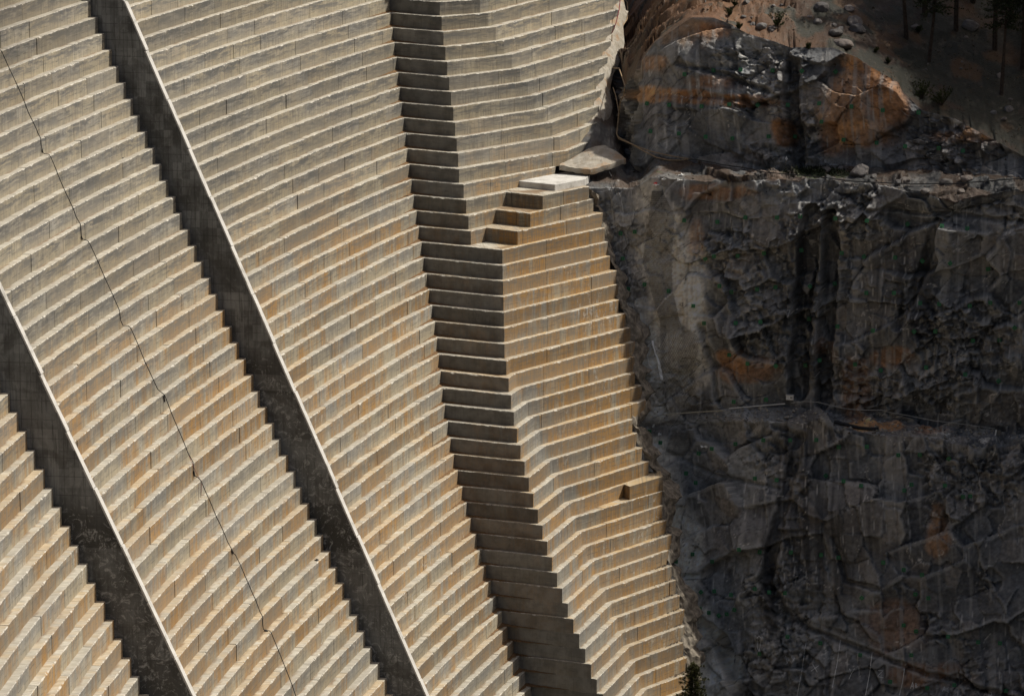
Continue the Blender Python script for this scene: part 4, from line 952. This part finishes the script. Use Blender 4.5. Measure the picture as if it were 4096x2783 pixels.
# boulders, loose stones
def boulder_mesh(seed):
    import bmesh
    bm = bmesh.new(); bmesh.ops.create_icosphere(bm, subdivisions=3, radius=.5); rs = random.Random(seed); off = Vector((rs.random() * 50, rs.random() * 50, rs.random() * 50))
    pl = [(Vector((rs.gauss(0, 1), rs.gauss(0, 1), rs.gauss(0, 1))).normalized(), .30 + .16 * rs.random()) for _ in range(9)]
    for v in bm.verts:
        for n_, d_ in pl:
            e = v.co.dot(n_) - d_
            if e > 0: v.co -= n_ * e * .9
        v.co *= 1 + .16 * mnoise.noise(v.co * 3.5 + off)
    me = bpy.data.meshes.new('boulder'); bm.to_mesh(me); bm.free()
    c = me.color_attributes.new('stone', 'FLOAT_COLOR', 'POINT'); g = .075 + .07 * rs.random(); w = rs.random()
    c.data.foreach_set('color', np.tile([g * (1 + .35 * w), g * (1 + .08 * w), g * (1 - .1 * w), 1.], len(me.vertices)).astype(np.float32)); me.materials.append(M_ROCK); return me
BM = [boulder_mesh(i) for i in range(8)]
bl = [(3072 + a / q, b / q, w) for a, b, w in ((490, 60, 150), (740, 70, 110), (380, 150, 50), (450, 190, 95), (605, 225, 60), (660, 262, 80), (790, 190, 170), (810, 250, 160), (620, 290, 150), (690, 385, 190), (1340, 238, 95), (1840, 220, 180), (2185, 985, 95), (2050, 1018, 70), (2140, 1078, 70), (1432, 632, 32), (1754, 622, 34), (2110, 686, 80), (1450, 580, 22), (30, 270, 60), (120, 48, 45), (50, 50, 40), (190, 62, 30), (100, 105, 30), (165, 135, 24), (1800, 335, 45), (2200, 900, 50), (1760, 560, 26))] \
   + [(2300 + a / q, b / q, w) for a, b, w in ((1560, 15, 70), (1690, 235, 110), (1790, 255, 90), (1620, 215, 70), (1530, 150, 60), (1800, 50, 40), (1605, 160, 36))] \
   + [(3072 + a / q, 600 + b / q, w) for a, b, w in ((830, 185, 190), (530, 175, 90), (660, 165, 60), (1240, 270, 110), (1180, 290, 80), (1620, 290, 130), (1810, 250, 120), (1760, 370, 80), (1430, 365, 90), (960, 235, 70), (2200, 235, 60))]
where = ['in the dim slope under the pines', 'above the orange cliff edge', 'on the rubble of the upper bench', 'at the crest of the rock nose']
for i, (px, py, w) in enumerate(bl):
    l_, n_ = hit(px, py + w / q * .25); s_ = w / q / 45.
    o = bpy.data.objects.new('boulder', BM[i % 8]); COL.objects.link(o); rs = random.Random(i)
    o.scale = (s_ * 1.05, s_ * .9, s_ * (.62 + .2 * rs.random())); o.rotation_euler = (rs.gauss(0, .2), rs.gauss(0, .2), rs.random() * 6); o.location = l_ + Vector((0, s_ * .25, s_ * .12))
    wh = where[2] if py > 640 else where[3] if px < 3010 else where[1] if px < 3500 else where[0]
    sz_ = 'large' if w > 120 else 'medium' if w > 60 else 'small'
    nb_ = sorted(range(len(bl)), key=lambda j: math.hypot(bl[j][0] - px, bl[j][1] - py))[1]
    sx = 'left' if px < bl[nb_][0] else 'right'; sy = 'above' if py < bl[nb_][1] else 'below'
    same = [j for j in range(len(bl)) if (('large' if bl[j][2] > 120 else 'medium' if bl[j][2] > 60 else 'small') == sz_) and ((where[2] if bl[j][1] > 640 else where[3] if bl[j][0] < 3010 else where[1] if bl[j][0] < 3500 else where[0]) == wh)]
    r_ = sorted(same, key=lambda j: bl[j][0]).index(i)
    posn = 'the only such one' if len(same) == 1 else 'leftmost such one' if r_ == 0 else 'rightmost such one' if r_ == len(same) - 1 else ordn[r_] + ' such one from left'
    tag(o, f'{sz_} grey boulder {wh}, {posn}', 'boulder', 'boulders on the slope and bench')
mb = MB(); rs = random.Random(5)
def pebble(c, s):
    P = [c + Vector((rs.gauss(0, 1), rs.gauss(0, 1), rs.gauss(0, .8))).normalized() * s * (.6 + .6 * rs.random()) for _ in range(6)]
    P = [c + Vector((s, 0, 0)), c + Vector((-s * .8, s * .3, 0)), c + Vector((.1 * s, s, 0)), c + Vector((0, -s * .9, .1 * s)), c + Vector((.2 * s, .1 * s, s * .7)), c - Vector((0, 0, s * .6))]
    i = [mb.vert(p + Vector((rs.gauss(0, .2), rs.gauss(0, .2), rs.gauss(0, .15))) * s) for p in P]
    for f in ((4, 0, 2), (4, 2, 1), (4, 1, 3), (4, 3, 0), (5, 2, 0), (5, 1, 2), (5, 3, 1), (5, 0, 3)): mb.face([i[k] for k in f])
for _ in range(1900):
    if rs.random() < .5: px, py = rs.uniform(2800, 4096), rs.uniform(-5, 640)
    elif rs.random() < .6: px, py = rs.uniform(2380, 4096), rs.uniform(640, 800)
    else: px, py = rs.uniform(2560, 4096), rs.uniform(1640, 1790)
    l_, n_ = hit(px, py)
    if n_.z > .35: pebble(l_, .05 + .11 * rs.random() ** 3)
M_PEB = plain('loose_stone', (.10, .075, .052), .9, .5, 1.5)
o = mb.build('loose_stones', M_PEB); tag(o, kind='stuff')
mb = MB()
for _ in range(900):
    px = rs.uniform(2560, 4096); py = np.interp(px, K1p[0], K1p[1]) - rs.uniform(-6, 62); l_, n_ = hit(px, py)
    if n_.z > .3: pebble(l_, .06 + .22 * rs.random() ** 3)
o = mb.build('bench_rubble', plain('pale_rubble', (.30, .285, .255), .9, .4, 1.2)); tag(o, kind='stuff')
# gravel spilled on the right-hand ends of the lower lifts
mb = MB()
for k in range(33, 47):
    p0 = D[k]; dr = (abut_poly(k)[-2] - p0).normalized(); nr = Vector((-dr.y, dr.x)) * -1
    for _ in range(90):
        a = abs(rs.gauss(0, 1.2)) + .2; b = .12 + .55 * rs.random() + .2; pp = p0 + dr * a + Vector((dr.y, -dr.x)) * b
        pebble(Vector((pp.x, pp.y, zk(k) + .03)), .03 + .05 * rs.random())
o = mb.build('gravel_spill', M_PEB); tag(o, kind='stuff')

# soil drifted into the corner at the foot of the buttress, lift by lift
M_SOIL = plain('soil', (.13, .075, .035), .95, .4, 7.)
mb = MB()
for k in range(0, 44):
    a, b = A[k], B[k]; z = zk(k + 1) + .012; e = (b - a).normalized(); nf = Vector((e.y, -e.x))
    ta = arc(math.atan2(a.y - CY, a.x - CX) + 6. / Rk(k), k) - a; ta.normalize(); na = Vector((-ta.y, ta.x)) 
    L1 = 1.8 + 2.4 * rs.random(); L2 = 2. + 3.5 * rs.random(); top = .10 + .10 * rs.random()
    for (dr, L_, inn) in ((e, min(L1, (b - a).length * .8), nf), (ta, L2, na)):
        n = 12; prev = None
        for i in range(n + 1):
            f = i / n; wd = (.36 * (1 - f) + .03) * (.6 + .8 * rs.random()) ; h_ = top * (1 - f) * (.7 + .5 * rs.random())
            p = a + dr * (L_ * f - .02)
            cur = (Vector((*(p - inn * .05), z + h_)), Vector((*(p + inn * wd), z)))
            if prev: mb.quad(prev[0], cur[0], cur[1], prev[1])
            prev = cur
o = mb.build('soil_drift', M_SOIL); tag(o, kind='stuff')
for i, (px, py, lb) in enumerate(((600 + 1928 / s2, 1900 + 990 / s2, 'small black lump lying on a lift near the middle sloping wall'), (490, 632, 'tiny black scrap lying on a lift left of the middle wall'), (1024 + 1182 / q, 537 / q, 'tiny black scrap lying on an upper lift near the buttress'))):
    c = hit_any(px, py, .03); mb = MB(); pebble(c, (.20, .09, .08)[i]); lone(mb, 'debris_lump', M_BLACK, lb, 'debris')

# ------------------------------------------------------------------ plants
def leaf_mat(name, a, b):
    t = NT(name); P = t.pos(); c = t.mix(t.ss(t.noise(P, 1.6, 4), .3, .7), a, b); t.b.inputs['Subsurface Weight'].default_value = 0
    return t.out(c, .8, .2)
M_NEEDLE = leaf_mat('pine_needles', (.012, .018, .008), (.04, .05, .018)); M_BARK = plain('bark', (.045, .032, .024), .95, .4, 4.); M_SHRUB = leaf_mat('shrub_leaves', (.016, .022, .007), (.05, .06, .016)); M_JUN = leaf_mat('juniper_needles', (.022, .026, .010), (.075, .075, .025))
def needle_tuft(mb, c, d, s, n, rnd):
    for _ in range(n):
        v = (d + Vector((rnd.gauss(0, .7), rnd.gauss(0, .7), rnd.gauss(0, .6)))).normalized() * s * (.6 + .7 * rnd.random())
        w = v.cross(Vector((rnd.gauss(0, 1), rnd.gauss(0, 1), rnd.gauss(0, 1)))).normalized() * s * .16
        mb.face([mb.vert(c - w), mb.vert(c + w), mb.vert(c + v)])
def conifer(base, h, rad, seed, label, clear=.25, name='pine_tree', mat=M_NEEDLE, dens=1., tuft=.34, tops=1):
    rnd = random.Random(seed); o = empty(name, base); tag(o, label, 'tree', 'pines on the hillside' if name == 'pine_tree' else None)
    tr = MB(); lean = Vector((rnd.gauss(0, .02), rnd.gauss(0, .02), 1))
    P = [base + lean * h * f + Vector((.15 * math.sin(f * 5 + seed), .15 * math.cos(f * 4 + seed), 0)) for f in np.linspace(-.03, 1, 12).tolist()]
    tr.tube(P, [max(.02, h * .014 * (1 - f * .95)) for f in np.linspace(0, 1, 12).tolist()], 8)
    cr = MB(); lv = np.linspace(clear, .99, int(h * 2.2 * dens)).tolist()
    for f in lv:
        p = base + lean * h * f; R_ = rad * (1 - (f - clear) / (1 - clear)) ** .75 * (.65 + .6 * rnd.random()) + .15
        for b_ in range(int(4 + 2 * dens)):
            a = rnd.random() * 6.283; d = Vector((math.cos(a), math.sin(a), -.12 + .45 * (f - .4) + rnd.gauss(0, .12)))
            L_ = R_ * (.5 + .6 * rnd.random()); e = p + d * L_
            tr.tube([p, p + d * L_ * .5 + Vector((0, 0, .05 * L_)), e], [max(.012, .02 * L_), .012, .006], 4, cap=False)
            for g in np.linspace(.25, 1, max(2, int(L_ / .35))).tolist():
                needle_tuft(cr, p + d * L_ * g + Vector((rnd.gauss(0, .08), rnd.gauss(0, .08), rnd.gauss(0, .06))), d + Vector((0, 0, .35)), tuft * (1.1 - .3 * g), int(9 * dens), rnd)
    t_ = part(tr, 'trunk', M_BARK, o); c_ = part(cr, 'crown', mat, o); return o
# the juniper whose top reaches into the bottom edge
tp = at_y(1575 * 1.7625, 1509 * 1.7625, 296.)
jun = conifer(Vector((tp.x, tp.y, tp.z - 9.5)), 9.5, 2.9, 3, 'dark bushy juniper top rising at the bottom edge beside the dam', .2, 'juniper', M_JUN, 2.4, .26)
tp2 = at_y(1612 * 1.7625, 1560 * 1.7625, 297.)
proto = None
spots = [(3620, 150, 15), (3700, 60, 18), (3830, 120, 17), (3900, 10, 19), (3985, 200, 18), (4050, 70, 20), (4085, 280, 17), (3780, -120, 18), (3930, -180, 20), (4060, -150, 19), (4120, 150, 18), (3560, -170, 16), (3720, 250, 13), (4010, 380, 14), (4180, 160, 19), (4230, 40, 20), (4270, 190, 18), (4330, 90, 20), (4390, 200, 19), (4420, 20, 20), (4160, -60, 20), (4290, -70, 20), (3660, -40, 17), (3860, -60, 18)]  # pines past the top and right edges are unseen, added as shadow casters
for i, (px, py, h_) in enumerate(spots):
    l_, n_ = hit(px, py)
    vis = sorted(x for x, y, _ in spots if x < 4090 and y > -100)
    if px in vis and py > -100: r_ = vis.index(px); lab = f'dark pine trunk on the top right hillside, {"leftmost" if r_ == 0 else "rightmost" if r_ == len(vis) - 1 else ordn[r_] + " from left"} of those standing in view'
    else: lab = 'dark pine added past the top right edge to shade the slope, mostly out of view'
    if i < 3: protos = (protos if i else []) + [conifer(l_, h_, 3.0, 40 + i, lab, .35 + .08 * i)]; continue
    src = protos[i % 3]; o = src.copy(); COL.objects.link(o); o.location = l_; o.rotation_euler = (0, 0, i * 1.3); o['label'] = lab
    s_ = h_ / spots[i % 3][2]; o.scale = (s_, s_, s_)
    for ch in src.children: c_ = ch.copy(); COL.objects.link(c_); c_.parent = o; c_.matrix_parent_inverse = ch.matrix_parent_inverse
def shrub(px, py, w, seed, label, mat=M_SHRUB, dn=1.):
    rnd = random.Random(seed); l_, n_ = hit(px, py); o = empty('shrub', l_); tag(o, label, 'shrub', 'shrubs on the slope'); st = MB(); lf = MB()
    for _ in range(int(26 * dn)):
        a = rnd.random() * 6.283; e = l_ + Vector((math.cos(a) * w * .5 * rnd.random(), math.sin(a) * w * .4 * rnd.random(), w * (.15 + .55 * rnd.random())))
        st.tube([l_, l_.lerp(e, .5) + Vector((0, 0, .05)), e], [.02, .012, .005], 4, cap=False)
        for g in (.45, .7, .85, 1.): needle_tuft(lf, l_.lerp(e, g), Vector((0, 0, 1)), .12 + .05 * w, 7, rnd)
    part(st, 'stem', M_BARK, o); part(lf, 'foliage', mat, o)
for i, (px, py, w, lb) in enumerate(((2300 + 1840 / q, 250 / q, 2.0, 'wide dark green shrub in front of the stump-like post'), (2300 + 1490 / q, 268 / q, .9, 'small green shrub right of the rock nose crest'), (2300 + 1395 / q, 148 / q, 1., 'small green shrub on the rock nose crest'), (2300 + 1450 / q, 60 / q, .7, 'tuft-sized shrub in the ochre soil near the top edge'),
        (3072 + 1400 / q, 900 / q, 2.2, 'bushy near-black shrub, left half of the pair above the right cliff'), (3072 + 1580 / q, 960 / q, 2.4, 'bushy near-black shrub, right half of the pair above the right cliff'), (3072 + 370 / q, 450 / q, .9, 'low green shrub on the brink of the upper cliff'), (3072 + 1090 / q, 580 / q, .7, 'tiny shrub on the soil above the orange cliff edge'), (3072 + 980 / q, 480 / q, .6, 'tiny shrub nearer the dark boulders above the cliff'), (3072 + 1370 / q, 300 / q, 1., 'round dark shrub in the dim slope under the pines'))):
    shrub(px, py, w, 60 + i, lb)
mb = MB(); rg = random.Random(9)
for _ in range(900):
    px, py = rg.gauss(3260, 75), rg.gauss(683, 11); l_, n_ = hit(px, py); needle_tuft(mb, l_, Vector((0, 0, 1)), .16, 3, rg)
for _ in range(1500):
    px, py = rg.uniform(2850, 4096), rg.uniform(-5, 600); l_, n_ = hit(px, py)
    if n_.z > .5 and mnoise.noise(l_ * .35) > .05: needle_tuft(mb, l_, Vector((0, 0, 1)), .14, 3, rg)
M_GRASS = leaf_mat('grass_blades', (.008, .012, .003), (.024, .03, .008)); o = mb.build('grass', M_GRASS); tag(o, kind='stuff')
# ------------------------------------------------------------------ light
SUN_AZ, SUN_EL = math.radians(79), math.radians(56)      # azimuth measured from +Y (away from the camera) towards +X
sd = Vector((math.sin(SUN_AZ) * math.cos(SUN_EL), math.cos(SUN_AZ) * math.cos(SUN_EL), math.sin(SUN_EL)))
sun = bpy.data.lights.new('sun', 'SUN'); suno = bpy.data.objects.new('sun', sun); COL.objects.link(suno)
sun.energy = 4.7; sun.angle = math.radians(1.5); sun.color = (1., .955, .86)
suno.rotation_euler = sd.to_track_quat('Z', 'Y').to_euler(); suno.location = (60, 380, 200)
W = bpy.data.worlds.new('World'); S.world = W; W.use_nodes = True
nt = W.node_tree; bg = nt.nodes['Background']
sky = nt.nodes.new('ShaderNodeTexSky'); sky.sky_type = 'NISHITA'; sky.sun_disc = False
sky.sun_elevation = SUN_EL; sky.sun_rotation = SUN_AZ; sky.air_density = 1.; sky.dust_density = 7.; sky.ozone_density = .6
nt.links.new(sky.outputs[0], bg.inputs[0]); bg.inputs[1].default_value = .072
S.view_settings.view_transform = 'Standard'; S.view_settings.look = 'None'
S.view_settings.exposure = .02; S.view_settings.gamma = 1.; S.view_settings.use_curve_mapping = False
S.cycles.max_bounces = 6; S.cycles.diffuse_bounces = 4

# cloudlike blockers added out of view towards the sun: their soft shadow dims the corners of the dam and the wooded slope
def shade_blocker(a, b, ra, rb, seed, dist=620.):
    e1 = Vector((-math.cos(SUN_AZ), math.sin(SUN_AZ), 0)); e2 = sd.cross(e1).normalized()
    if e2.z < 0: e2 = -e2
    import bmesh
    bm = bmesh.new(); bmesh.ops.create_icosphere(bm, subdivisions=5, radius=1.)
    c = e1 * a + e2 * b + sd * dist
    for v in bm.verts:
        n = v.co.normalized(); k = 1 + .16 * mnoise.noise(n * 2.3 + Vector((seed, 0, 0))) + .10 * abs(mnoise.noise(n * 5 + Vector((0, seed, 0)))) + .06 * abs(mnoise.noise(n * 11))
        v.co = c + (e1 * (n.x * ra) + e2 * (n.y * rb) + sd * (n.z * 18)) * k
    me = bpy.data.meshes.new('shade_blocker'); bm.to_mesh(me); bm.free(); me.materials.append(M_SHADE_BLOCKER)
    o = bpy.data.objects.new('shade_blocker', me); COL.objects.link(o); tag(o, kind='structure')
M_SHADE_BLOCKER = plain('shade_blocker', (.85, .85, .86), 1., .05, .02)
shade_blocker(347, -86, 38, 43, 1); shade_blocker(285, 70, 55, 42, 2)
